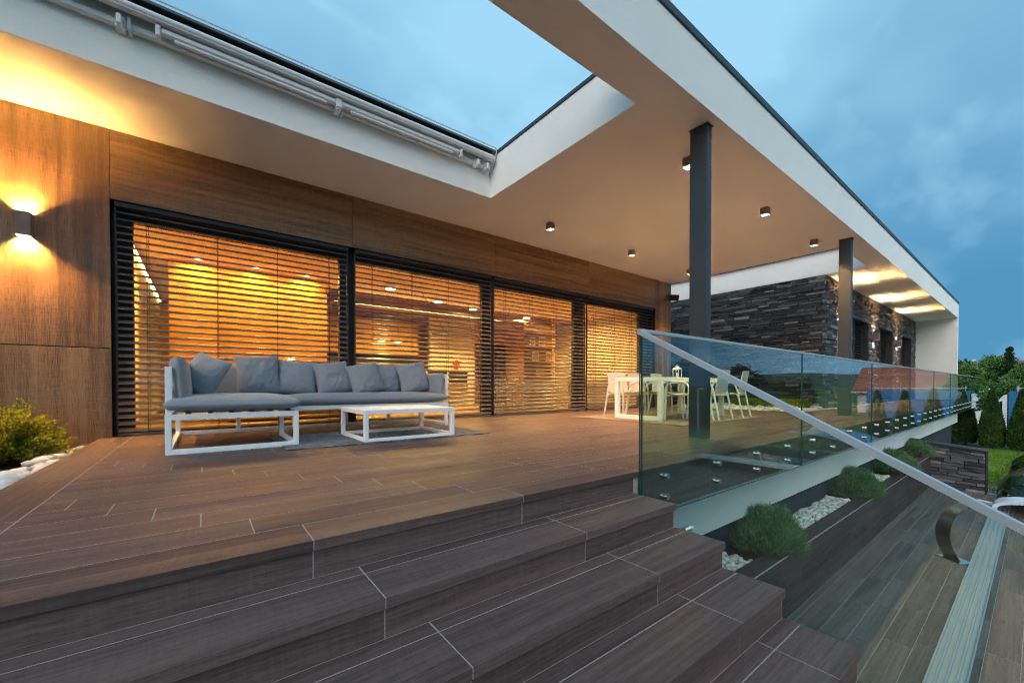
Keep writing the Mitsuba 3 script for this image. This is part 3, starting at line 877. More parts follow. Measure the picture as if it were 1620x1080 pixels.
cx0, cx1, cy0, cy1 = -0.257, 0.775, 4.556, 6.34
mb = MB()
frame_leg_pair(cx0, cx1, cy0, 0.352, mb)
mb.box(cx0, cx0 + fw_, cy0 + fw_, cy1, 0.302, 0.352, 0.003).box(cx1 - fw_, cx1, cy0 + fw_, cy1, 0.302, 0.352, 0.003).box(cx0, cx0 + fw_, cy0 + fw_, cy1, 0.0, 0.045, 0.003)
mb.box(cx0, cx0 + fw_, cy1, cy1 + fw_, 0, 0.352, 0.003).box(cx1 - fw_, cx1, 5.50, 5.50 + fw_, 0.0, 0.301, 0.003)
mb.box(cx1 - fw_, cx1, cy0 + fw_, 5.50, 0.0, 0.045, 0.003)
obj('chaise_frame', mb, 'white_paint', so)
mx0, mx1, my0 = 0.778, 2.985, 5.50
mb = MB()
mb.box(mx0, mx1 - fw_, my0, my0 + fw_, 0.302, 0.352, 0.003)
mb.box(mx1 - fw_, mx1, my0, my0 + fw_, 0, 0.352, 0.003).box(mx1 - fw_, mx1, cy1, cy1 + fw_, 0, 0.77, 0.003)
mb.box(mx1 - fw_, mx1, my0 + fw_, cy1, 0.302, 0.352, 0.003).box(mx1 - fw_, mx1, my0 + fw_, cy1, 0, 0.045, 0.003)
mb.box(cx0 + fw_, mx1 - fw_, cy1, cy1 + fw_, 0.0, 0.045, 0.003).box(cx0 + fw_, mx1 - fw_, cy1, cy1 + fw_, 0.302, 0.352, 0.003)
for x in (0.35, 1.0, 1.7, 2.35):
    mb.box(x, x + fw_, cy1 + .001, cy1 + fw_ - .001, 0.046, 0.301, 0.003)
obj('seat_frame', mb, 'white_paint', so)
mb = MB()
mb.box(mx1 - 0.03, mx1 - 0.001, my0 + 0.002, my0 + 0.05, 0.353, 0.77, 0.003)
mb.box(mx1 - 0.030, mx1 - 0.002, my0 + 0.052, cy1 - 0.002, 0.715, 0.77, 0.003).box(mx1 - 0.030, mx1 - 0.002, my0 + 0.052, cy1 - 0.002, 0.54, 0.59, 0.003)
obj('right_armrest', mb, 'white_paint', so)
mb = MB().box(cx0, cx0 + 0.048, cy0 + 0.05, cy0 + 0.098, 0.353, 0.768, 0.003).box(cx0 + .002, cx0 + 0.030, cy0 + 0.10, cy1 - 0.001, 0.715, 0.768, 0.003).box(cx0 + .002, cx0 + 0.030, cy0 + 0.10, cy1 - 0.001, 0.54, 0.59, 0.003)
obj('left_side_rest', mb, 'white_paint', so)
mb = MB().box(cx0, cx0 + 0.048, cy1 + 0.0, cy1 + 0.045, 0.353, 0.77, 0.003)
for z in (0.44, 0.58, 0.725):
    mb.box(cx0 + 0.05, mx1 - fw_ - 0.002, cy1 + 0.01, cy1 + 0.035, z, z + 0.045, 0.003)
obj('back_frame', mb, 'white_paint', so)
for i in range(6):
    x = cx0 + 0.14 + i * 0.158
    obj('slat', B(x, x + 0.035, cy0 + 0.004, cy1 - 0.01, 0.3525, 0.366, 0.002), 'frame_dark', so)
for i in range(10):
    y = 5.58 + i * 0.075
    obj('seat_slat', B(mx0 + 0.01, mx1 - 0.05, y, y + 0.05, 0.3525, 0.362, 0.002), 'white_paint', so)


def soft_box(w, d, h, seed, puff=0.25, n=22, wr=0.020):
    """A stuffed cushion lying flat: w x d, h thick, puffed towards the middle, with a seam and faint creases."""
    r = np.random.default_rng(seed)
    u = np.linspace(-1, 1, n)
    nz = 9
    m = trimesh.creation.box((2, 2, 2))
    for _ in range(4):
        m = m.subdivide()
    v = m.vertices.copy()
    a = np.abs(v)
    q = 0.16
    # round the vertical corners and edges
    vx, vy, vz = v[:, 0], v[:, 1], v[:, 2]
    edge = np.maximum(np.abs(vx), np.abs(vy))
    lip = (1 - np.abs(vx) ** 4) * (1 - np.abs(vy) ** 4)
    zz = vz * (0.5 * h) * ((1 - puff) + puff * 1.35 * np.clip(lip, 0, 1) ** 0.55)
    side = np.clip(edge, 0, 1) ** 8
    bulge = 1 + 0.5 * h / min(w, d) * side * (1 - vz ** 2) * 0.7
    corner = (np.abs(vx) * np.abs(vy)) ** 8
    xx, yy = vx * w / 2 * (bulge - 0.03 * corner), vy * d / 2 * (bulge - 0.03 * corner)
    v = np.stack([xx, yy, zz], 1)
    o = r.uniform(0, 40, 3)
    v[:, 2] += wr * (meshkit.fbm(v * np.array([9, 9, 9]) + o, 3) - 0.5) * np.sign(vz + 1e-9) * (np.abs(vz) > 0.4)
    return trimesh.Trimesh(v, m.faces, process=False)


def pillow(w, h, t, seed):
    """A scatter cushion standing in its own xz plane, thin at the hem, with pointed corners and creases."""
    r = np.random.default_rng(seed)
    n = 34
    u = np.linspace(-1, 1, n)
    U, V = np.meshgrid(u, u, indexing='ij')
    prof = np.clip((1 - np.abs(U) ** 2.4) * (1 - np.abs(V) ** 2.4), 0, 1) ** 0.52
    pin = 1 - 0.085 * (1 - np.abs(V) ** 2) * np.abs(U) ** 3
    pin2 = 1 - 0.085 * (1 - np.abs(U) ** 2) * np.abs(V) ** 3
    o = r.uniform(0, 60, 3)
    X, Z = U * w / 2 * pin, V * h / 2 * pin2
    sag = 0.035 * (1 - U ** 2) * (V < 0) * V
    Z = Z + sag
    mb = MB()
    for s in (1, -1):
        pt = np.stack([U * 2.2 + V * 1.1, V * 2.8 - U * .8, U * 0 + s], -1) + o
        cre = (meshkit.fbm(pt, 4) - 0.5) * 0.055 * prof + 0.030 * (meshkit.noise(np.stack([U * 9 - V * 5, V * 1.5, U * 0 + 3 * s], -1) + o) - .5) * prof * np.abs(np.maximum(np.abs(U), np.abs(V)))
        Y = s * (t / 2) * prof + s * cre
        v = np.stack([X, Y, Z], -1).reshape(-1, 3)
        i, j = np.meshgrid(np.arange(n - 1), np.arange(n - 1), indexing='ij')
        a = (i * n + j).ravel()
        f = np.vstack([np.stack([a, a + n, a + n + 1], 1), np.stack([a, a + n + 1, a + 1], 1)])
        mb.add(v, f if s < 0 else f[:, ::-1])
    return mb


def place(m, fn, mat, name, parent=None, **k):
    if isinstance(m, MB):
        v, f, _ = m.arrays()
    else:
        v, f = m.vertices, m.faces
    return obj(name, MB().add(fn(v), f), mat, parent, smooth=True, **k)


place(soft_box(1.02, 1.60, 0.155, 1, 0.45), at(0.262, 5.335, 0.432), 'fabric', 'chaise_cushion', so)
place(soft_box(2.13, 0.80, 0.145, 2, 0.35), at(1.865, 5.88, 0.430), 'fabric', 'seat_cushion', so)
place(soft_box(0.36, 1.25, 0.135, 3, 0.25), at(-0.160, 5.33, 0.655, ry=math.pi / 2 - 0.08), 'fabric', 'side_cushion', so)
for i, (x, w) in enumerate(((0.28, 0.95), (1.28, 0.98), (2.28, 0.98))):
    place(soft_box(w, 0.36, 0.135, 4 + i, 0.25), at(x, 6.26, 0.665, rx=math.pi / 2 - 0.10), 'fabric', 'back_cushion', so)
place(soft_box(0.30, 0.66, 0.125, 9, 0.25), at(2.885, 5.88, 0.625, ry=math.pi / 2 + 0.03), 'fabric', 'arm_cushion', so)
pill = [(0.02, 5.50, 0.725, 0.46, 0.45, -0.85, 0.42, 0.30, 'large grey cushion tilting against the left side of the sofa'),
        (0.55, 5.90, 0.745, 0.50, 0.48, 0.04, 0.24, -0.05, 'large square grey cushion, second from the left on the sofa'),
        (0.985, 5.93, 0.722, 0.49, 0.44, -0.08, 0.30, 0.07, 'grey cushion, third from the left on the sofa'),
        (1.42, 5.90, 0.722, 0.50, 0.44, 0.14, 0.34, -0.12, 'grey cushion in the middle of the row of seven on the sofa'),
        (1.84, 5.86, 0.718, 0.49, 0.44, 0.10, 0.38, -0.20, 'grey cushion, third from the right on the sofa'),
        (2.18, 5.99, 0.722, 0.48, 0.43, 0.12, 0.28, 0.09, 'grey cushion, second from the right, half behind its neighbours'),
        (2.59, 5.90, 0.740, 0.48, 0.46, -0.12, 0.28, -0.16, 'grey cushion at the right end of the row, beside the armrest')]
for i, (x, y, z, w, h, yaw, lean, roll, lab) in enumerate(pill):
    place(pillow(w * 0.97, h, 0.22, 20 + i), at(x, y, z, rz=yaw, rx=-lean, ry=roll), 'fabric', 'scatter_cushion', label=lab, cat='cushion', group='loose cushions on the sofa')

# ---- coffee table
ct = thing('coffee_table', 'low white slatted coffee table on the grey rug', 'coffee table')
x0, x1, y0, y1, zt_ = 1.345, 2.415, 4.29, 5.20, 0.345
for y in (y0, y1 - 0.045):
    for xl in (x0, x1 - .045):
        obj('leg', B(xl, xl + .045, y, y + .045, 0.0, zt_ - .051, 0.003), 'white_paint', ct)
mb = MB()
for x in (x0, x1 - .045):
    mb.box(x, x + .045, y0 + .046, y1 - .046, 0.0, 0.045, 0.003).box(x, x + .045, y0, y1, zt_ - 0.05, zt_ - .0005, 0.003)
mb.box(x0 + .046, x1 - .046, y1 - .045, y1, 0.0, 0.045, 0.003).box(x0 + .046, x1 - .046, y0, y0 + .03, zt_ - 0.05, zt_ - .0005, 0.003).box(x0 + .046, x1 - .046, y1 - .03, y1, zt_ - 0.05, zt_ - .0005, 0.003)
mb.box(x0 + .046, x1 - .046, y0 + .002, y0 + .04, 0.0, 0.04, 0.003)
obj('frame', mb, 'white_paint', ct)
for i in range(9):
    ya_ = y0 + 0.031 + i * 0.0945
    obj('top_slat', B(x0 + 0.047, x1 - 0.047, ya_, ya_ + 0.088, zt_ - 0.02, zt_, 0.002), 'white_paint', ct)

# ---- rugs
def rug(mat, x0, x1, y0, y1, label, h=0.009):
    n1, n2 = 60, 40
    X, Y = np.meshgrid(np.linspace(x0, x1, n1), np.linspace(y0, y1, n2), indexing='ij')
    Z = h + 0.002 * meshkit.fbm(np.stack([X * 3, Y * 3, X * 0], -1), 3)
    v, f = cbox(x0, x1, y0, y1, 0.0008, h, 0.003)
    a, b = sheet(x0 + .004, x1 - .004, y0 + .004, y1 - .004, h, n1, n2, lambda x, y: h + 0.003 * meshkit.fbm(np.stack([x * 3, y * 3, x * 0], -1), 3))
    obj('rug', MB().add(v, f).add(a, b), mat, label=label, cat='rug')


rug('rug', 0.62, 2.88, 4.22, 5.47, 'grey mottled rug under the coffee table')
rug('rug_sand', 5.68, 8.55, 3.22, 5.46, 'sand coloured rug under the dining table')

# ---- dining table
dt = thing('dining_table', 'white rectangular dining table with frame legs behind the glass', 'dining table')
x0, x1, y0, y1, zt_, q = 6.02, 8.22, 3.80, 4.75, 0.75, 0.075
for x in (x0, x1 - q):
    mb = MB().box(x, x + q, y0, y0 + q, 0.012, zt_ - 0.071, 0.004).box(x, x + q, y1 - q, y1, 0.012, zt_ - 0.071, 0.004).box(x, x + q, y0 + q + .001, y1 - q - .001, 0.012, 0.012 + q, 0.004)
    obj('leg_frame', mb, 'white_paint', dt)
mb = MB().box(x0, x1, y0, y0 + q, zt_ - 0.07, zt_ - .001, 0.004).box(x0, x1, y1 - q, y1, zt_ - 0.07, zt_ - .001, 0.004).box(x0, x0 + q, y0 + q, y1 - q, zt_ - 0.07, zt_ - .001, 0.004).box(x1 - q, x1, y0 + q, y1 - q, zt_ - 0.07, zt_ - .001, 0.004)
obj('apron', mb, 'white_paint', dt)
for i in range(8):
    a = y0 + q + 0.002 + i * 0.1
    obj('top_board', B(x0 + q + .002, x1 - q - .002, a, min(a + 0.096, y1 - q - .002), zt_ - 0.028, zt_, 0.002), 'white_paint', dt)

# ---- dining chairs: tube frame with arms, sheet seat and back
def dining_chair(x, y, rz, label, pos0=[None]):
    """Faces local -y ... the sitter looks along local +y."""
    c = thing('dining_chair', label, 'chair', 'white armchairs round the dining table')
    g = at(x, y, 0.012, rz)
    W = 0.275
    for s in (-1, 1):
        pts = arc([(s * W, 0.25, 0.0), (s * (W - 0.005), 0.235, 0.45), (s * (W - 0.005), 0.215, 0.655), (s * W, 0.08, 0.665), (s * W, -0.10, 0.66), (s * W, -0.19, 0.60), (s * (W + 0.005), -0.245, 0.30), (s * (W + 0.01), -0.31, 0.0)])
        v, f = tube(pts, 0.0155, 10)
        obj('leg_frame', MB().add(g(v), f), 'white_paint', c, smooth=50)
    seat = []
    n1, n2 = 9, 9
    U, V = np.meshgrid(np.linspace(-1, 1, n1), np.linspace(-1, 1, n2), indexing='ij')
    zs = 0.445 + 0.012 * U ** 2 + 0.018 * (V > 0) * V ** 2 - 0.01 * (1 - V ** 2)
    v1 = np.stack([U * 0.235, V * 0.225 + 0.02, zs], -1).reshape(-1, 3)

    def shell(v, t, off):
        i, j = np.meshgrid(np.arange(n1 - 1), np.arange(n2 - 1), indexing='ij')
        a = (i * n2 + j).ravel()
        f = np.vstack([np.stack([a, a + n2, a + n2 + 1], 1), np.stack([a, a + n2 + 1, a + 1], 1)])
        w = v + off
        N = len(v)
        rim = [i * n2 for i in range(n1)] + [(n1 - 1) * n2 + j for j in range(1, n2)] + [i * n2 + n2 - 1 for i in range(n1 - 2, -1, -1)] + [j for j in range(n2 - 2, 0, -1)]
        side = []
        for p_, q_ in zip(rim, rim[1:] + rim[:1]):
            side += [[p_, p_ + N, q_ + N], [p_, q_ + N, q_]]
        return np.vstack([v, w]), np.vstack([f, f[:, ::-1] + N, np.array(side)])

    v, f = shell(v1, 0.012, np.array([0, 0, -0.014]))
    obj('seat', MB().add(g(v), f), 'sling', c, smooth=50)
    zb = 0.47 + (V + 1) / 2 * 0.385
    yb_ = -0.205 - 0.075 * (V + 1) / 2 - 0.03 * (1 - U ** 2)
    v2 = np.stack([U * (0.232 - 0.012 * V), yb_, zb + 0.012 * (1 - U ** 2) * V], -1).reshape(-1, 3)
    v, f = shell(v2, 0.012, np.array([0, -0.013, 0]))
    obj('backrest', MB().add(g(v), f), 'sling', c, smooth=50)
    mb = MB()
    for yy in (-0.20, 0.20):
        v, f = tube([(-W, yy, 0.425), (0, yy, 0.425), (W, yy, 0.425)], 0.011, 8)
        mb.add(g(v), f)
    obj('stretcher', mb, 'white_paint', c, smooth=50)
    return c


pi = math.pi
dining_chair(6.62, 4.95, math.radians(168), 'white armchair at the near left corner of the dining table, by the blinds')
dining_chair(7.36, 5.00, math.radians(180), 'white armchair in the middle of the far side of the dining table')
dining_chair(8.14, 4.98, math.radians(183), 'white armchair at the right end of the far side, beyond the lantern')
dining_chair(6.62, 3.68, math.radians(-2), 'white armchair on the near side of the table, left of the steel column')
dining_chair(7.22, 3.62, math.radians(3), 'white armchair on the near side, just right of the steel column')
dining_chair(8.02, 3.62, math.radians(10), 'white armchair farthest right on the near side of the table')

# ---- lantern on the table
la = thing('lantern', 'small white lantern standing on the dining table', 'lantern')
lx, ly, lz, lw = 6.98, 4.08, 0.7505, 0.058
mb = MB().box(lx - lw, lx + lw, ly - lw, ly + lw, lz, lz + 0.012, 0.002).box(lx - lw, lx + lw, ly - lw, ly + lw, lz + 0.15, lz + 0.16, 0.002)
for sx in (-1, 1):
    for sy in (-1, 1):
        mb.box(lx + sx * (lw - .006) - .005, lx + sx * (lw - .006) + .005, ly + sy * (lw - .006) - .005, ly + sy * (lw - .006) + .005, lz + 0.012, lz + 0.15, 0.001)
obj('frame', mb, 'white_paint', la)
m = m3.Manifold.hull_points([[lx + sx * (lw + .006), ly + sy * (lw + .006), lz + 0.161] for sx in (-1, 1) for sy in (-1, 1)] + [[lx + sx * .014, ly + sy * .014, lz + 0.215] for sx in (-1, 1) for sy in (-1, 1)])
obj('roof', MB().mf(m), 'white_paint', la)
t_ = np.linspace(0, 2 * pi, 15)
v, f = tube(np.stack([lx + 0.020 * np.cos(t_), ly + 0 * t_, lz + 0.235 + 0.020 * np.sin(t_)], 1), 0.003, 6, False)
obj('ring', MB().add(v, f), 'steel', la, smooth=True)
c = trimesh.creation.cylinder(0.022, 0.08, sections=14)
c.apply_translation([lx, ly, lz + 0.053])
obj('candle', MB().tm(c), 'sling', la, smooth=40)

# ---- what stands in the room
for i, (x, y) in enumerate(((-0.04, 8.545), (0.78, 8.545), (1.61, 8.545))):
    k = thing('recessed_spot', ['recessed room spot above the left end of the amber wall', 'recessed room spot above the middle of the amber wall', 'recessed room spot above the right end of the amber wall'][i], 'ceiling light', 'spots washing the amber wall')
    obj('ring', MB().tm(trimesh.creation.annulus(0.045, 0.060, 0.006, sections=20, transform=trimesh.transformations.translation_matrix([x, y, ZC - 0.004]))), 'steel', k)
    lamp_disc('lamp', k, (x, y, ZC - 0.002), (0, 0, -1), 0.043, AMBER * ROOM_WASH)
for i, (x, y) in enumerate(((3.15, 8.3), (4.55, 8.9), (5.75, 9.2), (7.75, 9.4), (8.9, 8.3))):
    k = thing('room_spot', ['round ceiling lamp in the room behind the second blind', 'square room lamp near the LED line', 'room lamp in front of the pale wall', 'room lamp near the picture shelf', 'room lamp behind the fourth blind'][i], 'ceiling light', 'lamps in the lit room')
    c = trimesh.creation.annulus(0.094, 0.104, 0.09, sections=20, transform=trimesh.transformations.translation_matrix([x, y, ZC - 0.045]))
    obj('housing', MB().tm(c), 'white_paint', k, smooth=40)
    lamp_disc('lamp', k, (x, y, ZC - 0.07), (0, 0, -1), 0.092, GOLD * ROOM_SPOT)
k = thing('light_strip', 'thin bright LED line running into the room at far left', 'light strip')
obj('channel', MB().box(-0.818, -0.775, 7.2, 13.0, 2.646, 2.68, 0.002), 'steel', k)
mb = trimesh.Trimesh(np.array([[-0.775, 7.2, 2.644], [-0.775, 13.0, 2.644], [-0.818, 13.0, 2.644], [-0.818, 7.2, 2.644]])[[0, 1, 2, 3]], [[0, 1, 2], [0, 2, 3]], process=False)
if mb.face_normals[0, 2] > 0:
    mb.invert()
kk = key_for('diffuser', k)
scene[kk] = mikit.ply(mb, 'm_white_paint', emitter={'type': 'area', 'radiance': rgb(*(np.array([1.0, 0.72, 0.22]) * 2.2))})
k = thing('light_strip', 'long bright LED line under the wooden bulkhead behind the second blind', 'light strip')
obj('channel', MB().box(2.35, 6.9, 9.555, 9.598, 2.48, 2.518, 0.002), 'cabinet', k)
mb = trimesh.Trimesh(np.array([[2.35, 9.554, 2.487], [6.9, 9.554, 2.487], [6.9, 9.554, 2.513], [2.35, 9.554, 2.513]]), [[0, 1, 2], [0, 2, 3]], process=False)
kk = key_for('diffuser', k)
scene[kk] = mikit.ply(mb, 'm_white_paint', emitter={'type': 'area', 'radiance': rgb(*(np.array([1.0, 0.66, 0.20]) * 4.5))})
kc = thing('kitchen_counter', 'dark topped kitchen counter deep in the room behind the second blind', 'kitchen counter')
obj('carcass', MB().box(2.4, 5.0, 10.2, 10.85, 0.02, 0.88, 0.004, axis=0), 'cabinet', kc)
obj('worktop', MB().box(2.36, 5.04, 10.16, 10.88, 0.881, 0.92, 0.004), 'worktop', kc)
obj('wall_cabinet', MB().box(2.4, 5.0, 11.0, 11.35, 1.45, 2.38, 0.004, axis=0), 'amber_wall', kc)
obj('splashback', MB().box(2.4, 5.0, 11.30, 11.34, 0.92, 1.449, 0.002), 'worktop', kc)
for x in (3.0, 3.6, 4.3):
    obj('drawer_front', MB().box(x - 0.27, x + 0.27, 10.180, 10.199, 0.12, 0.84, 0.003, axis=0), 'cabinet', kc)
for i, (x, z) in enumerate(((3.67, 1.77), (4.11, 1.77))):
    k = thing('counter_lamp', ['left glowing lamp over the kitchen counter', 'right glowing lamp over the kitchen counter'][i], 'lamp', 'lamps over the counter')
    m = trimesh.creation.icosphere(subdivisions=3, radius=1)
    m.apply_scale([0.085, 0.085, 0.035])
    m.apply_translation([x, 10.3, z])
    scene[key_for('shade', k)] = mikit.ply(m, 'm_white_paint', smooth=True, emitter={'type': 'area', 'radiance': rgb(*(np.array([1.0, 0.66, 0.20]) * 6.0))})
    obj('cord', MB().add(*tube([(x, 10.3, z + .03), (x, 10.3, 2.1), (x, 10.3, 2.52)], 0.004, 6)), 'black', k)
tl = thing('glass_lamp', 'small glowing glass lamp in front of the amber wall', 'lamp')
for i in range(7):
    a = i / 7 * 2 * pi
    obj('rod', MB().add(*tube([(1.28 + .075 * math.cos(a), 8.35 + .075 * math.sin(a), .86), (1.28 + .075 * math.cos(a), 8.35 + .075 * math.sin(a), 1.0), (1.28 + .075 * math.cos(a), 8.35 + .075 * math.sin(a), 1.16)], 0.009, 8)), 'frosted', tl, smooth=50)
c = trimesh.creation.cylinder(0.022, 0.20, sections=12)
c.apply_translation([1.28, 8.35, 1.0])
scene[key_for('bulb', tl)] = mikit.ply(c, 'm_white_paint', smooth=40, emitter={'type': 'area', 'radiance': rgb(*(np.array([1.0, 0.74, 0.32]) * 5.0))})
obj('base', MB().box(1.20, 1.36, 8.27, 8.43, 0.835, 0.86, 0.004), 'steel', tl)
sbd = thing('sideboard', 'low wooden sideboard under the glass lamp', 'sideboard')
obj('body', MB().box(0.3, 2.2, 8.15, 8.60, 0.08, 0.83, 0.004, axis=0), 'cabinet', sbd)
obj('plinth', MB().box(0.36, 2.14, 8.20, 8.56, 0.0, 0.079, 0.002), 'black', sbd)
for i in range(4):
    obj('door', MB().box(0.31 + i * .472, 0.31 + i * .472 + .462, 8.132, 8.149, 0.10, 0.81, 0.003, axis=2), 'cabinet', sbd)
# pendant lamps on long cords
for i, (x, y, z, dx) in enumerate(((4.62, 8.6, 1.80, -.62), (5.55, 8.9, 1.62, -.15), (6.35, 9.1, 1.85, .55), (5.95, 9.0, 1.75, .18))):
    k = thing('pendant_lamp', ['slanting pendant cord left of the wide window post', 'lowest small pendant behind the third blind', 'pendant on the most slanting cord behind the third blind', 'pendant between the other two behind the third blind'][i], 'pendant lamp', 'cord pendants in the room')
    obj('cord', MB().add(*tube([(x + dx, y, ZC), (x + dx * .5, y, (z + ZC) / 2), (x, y, z + .05)], 0.006, 6)), 'black', k)
    c = trimesh.creation.cone(0.035, 0.07, sections=14)
    c.apply_translation([x, y, z])
    obj('shade', MB().tm(c), 'black', k, smooth=40)
# shelf wall with boxes and frames
sh = thing('picture_shelf', 'dark wooden shelf unit with small frames behind the third blind', 'shelf')
obj('back', MB().box(7.62, 8.75, 9.35, 9.37, 0.0, 2.45, 0.002, axis=2), 'cabinet', sh)
for z in (0.40, 0.85, 1.30, 1.75, 2.15):
    obj('shelf_board', MB().box(7.60, 8.75, 9.06, 9.349, z, z + 0.03, 0.002, axis=0), 'cabinet', sh)
for i, (x, z, w, h) in enumerate(((7.80, 1.78, .22, .26), (8.18, 1.78, .26, .30), (7.92, 1.33, .24, .28), (8.45, 1.33, .20, .30), (8.1, .88, .3, .22), (8.5, .43, .22, .26), (7.78, .43, .2, .2))):
    k = thing('framed_print', f'{["pale", "large pale", "white edged", "narrow", "wide", "small", "square"][i]} picture frame on the {["top shelf, left", "top shelf, right", "second shelf, left", "second shelf, right", "third shelf", "bottom shelf, right", "bottom shelf, left"][i]}', 'picture frame', None)
    obj('border', MB().box(x - w / 2, x + w / 2, 9.17, 9.185, z + .004, z + h, 0.003), 'sling', k)
    obj('print', MB().box(x - w / 2 + .03, x + w / 2 - .03, 9.166, 9.169, z + .034, z + h - .03, 0), 'cabinet', k)
# open shelf with pots in front of the pale wall
os_ = thing('open_shelf', 'small open shelf with dark boxes and a red flower pot by the pale wall', 'shelf')
obj('frame', MB().box(5.10, 5.14, 10.7, 11.15, 0, 1.05, .002).box(5.80, 5.84, 10.7, 11.15, 0, 1.05, .002).box(6.5, 6.54, 10.7, 11.15, 0, 1.05, .002).box(5.14, 6.5, 10.7, 11.15, 1.05, 1.08, .002).box(5.141, 5.799, 10.7, 11.15, .62, .65, .002).box(5.841, 6.499, 10.7, 11.15, .62, .65, .002), 'sling', os_)
obj('oven_front', MB().box(5.16, 5.78, 10.72, 10.76, .67, 1.03, .004), 'black', os_)
obj('oven_front', MB().box(5.86, 6.48, 10.72, 10.76, .67, 1.03, .004), 'black', os_)
pot = thing('flower_pot', 'red flower pot on top of the open shelf', 'flower pot')
c = trimesh.creation.cylinder(0.06, 0.12, sections=14)
c.apply_translation([6.2, 10.9, 1.141])
obj('pot', MB().tm(c), 'red_paint', pot, smooth=40)
m = trimesh.creation.icosphere(subdivisions=2, radius=.10)
m.vertices *= (1 + .5 * (meshkit.noise(m.vertices * 22) - .5))[:, None]
m.apply_translation([6.2, 10.9, 1.27])
obj('flowers', MB().tm(m), 'red_paint', pot)
# lattice screen at the foot of the windows
ls = thing('lattice_screen', 'low wooden lattice screen inside the third and fourth windows', 'screen')
mb = MB()
for x0, x1 in ((4.80, 7.02), (7.45, 9.62)):
    n = int((x1 - x0) / 0.085)
    for i in range(n + 1):
        x = x0 + i * (x1 - x0) / n
        mb.box(x - .013, x + .013, 7.35, 7.37, 0.02, 0.78, 0)
    for z in np.arange(0.06, 0.80, 0.075):
        mb.box(x0, x1, 7.371, 7.385, z - .014, z + .014, 0)
obj('battens', mb, 'sling', ls, kind='stuff')
for x0, x1 in ((4.80, 7.02), (7.45, 9.62)):
    obj('top_board', MB().box(x0 - .02, x1 + .02, 7.33, 7.40, 0.80, 0.83, 0.003, axis=0), 'amber_wall', ls)

# ---------------------------------------------------------------- plants
def leaf_quads(pos, direction, length, width, r, fold=0.25):
    """One diamond-shaped, slightly folded leaf (2 triangles) at each position."""
    n = len(pos)
    d = direction / (np.linalg.norm(direction, axis=1, keepdims=True) + 1e-9)
    side = np.cross(d, r.normal(size=(n, 3)))
    side /= np.linalg.norm(side, axis=1, keepdims=True) + 1e-9
    nrm = np.cross(d, side)
    L, W = np.broadcast_to(length, (n,))[:, None], np.broadcast_to(width, (n,))[:, None]
    mid = pos + d * L * 0.5 + nrm * W * fold
    v = np.stack([pos, mid + side * W * 0.5, pos + d * L, mid - side * W * 0.5], 1).reshape(-1, 3)
    a = np.arange(n) * 4
    return v, np.vstack([np.stack([a, a + 1, a + 2], 1), np.stack([a, a + 2, a + 3], 1)])


def lavender(label, x, y, z, rad, h, seed, count=7000):
    r = np.random.default_rng(seed)
    k = thing('lavender_bush', label, 'bush', 'grey green bushes in the long planter')
    ph, ct_ = r.uniform(0, 2 * pi, count), r.uniform(0.05, 1, count)
    st = np.sqrt(1 - ct_ ** 2)
    lump = 0.82 + 0.36 * meshkit.fbm(np.stack([np.cos(ph) * st * 2.2, np.sin(ph) * st * 2.2, ct_ * 2.2], 1) + seed, 3)
    d = np.stack([np.cos(ph) * st, np.sin(ph) * st, ct_], 1)
    rr = r.uniform(0.45, 1.0, count) ** 0.6 * lump
    pos = np.array([x, y, z]) + d * rr[:, None] * np.array([rad, rad * 0.88, h])
    dirs = d * np.array([1, 1, 1.0]) + np.array([0, 0, 1.1]) + r.normal(0, 0.30, (count, 3))
    v, f = leaf_quads(pos, dirs, r.uniform(0.05, 0.12, count), 0.0075, r)
    obj('foliage', MB().add(v, f), 'lavender', k)
    mb = MB()
    for i in range(14):
        a = i / 14 * 2 * pi
        mb.add(*tube([(x, y, z - .02), (x + .25 * rad * math.cos(a), y + .25 * rad * math.sin(a), z + h * .35), (x + .62 * rad * math.cos(a), y + .55 * rad * math.sin(a), z + h * .6)], 0.006, 5))
    obj('stem', mb, 'bark', k)
    return k


lavender('large grey green bush nearest the steps, spilling over the planter', 5.52, 2.06, -1.40, 0.47, 0.49, 11, 10000)
lavender('second grey green bush in the planter, between two patches of pebbles', 9.42, 2.07, -1.40, 0.50, 0.46, 12, 9000)
lavender('third bush in the planter, just behind the handrail', 12.6, 2.06, -1.38, 0.52, 0.50, 13, 9000)
lavender('farthest bush in the planter, by the stone wall', 15.2, 2.08, -1.29, 0.52, 0.40, 14, 5000)

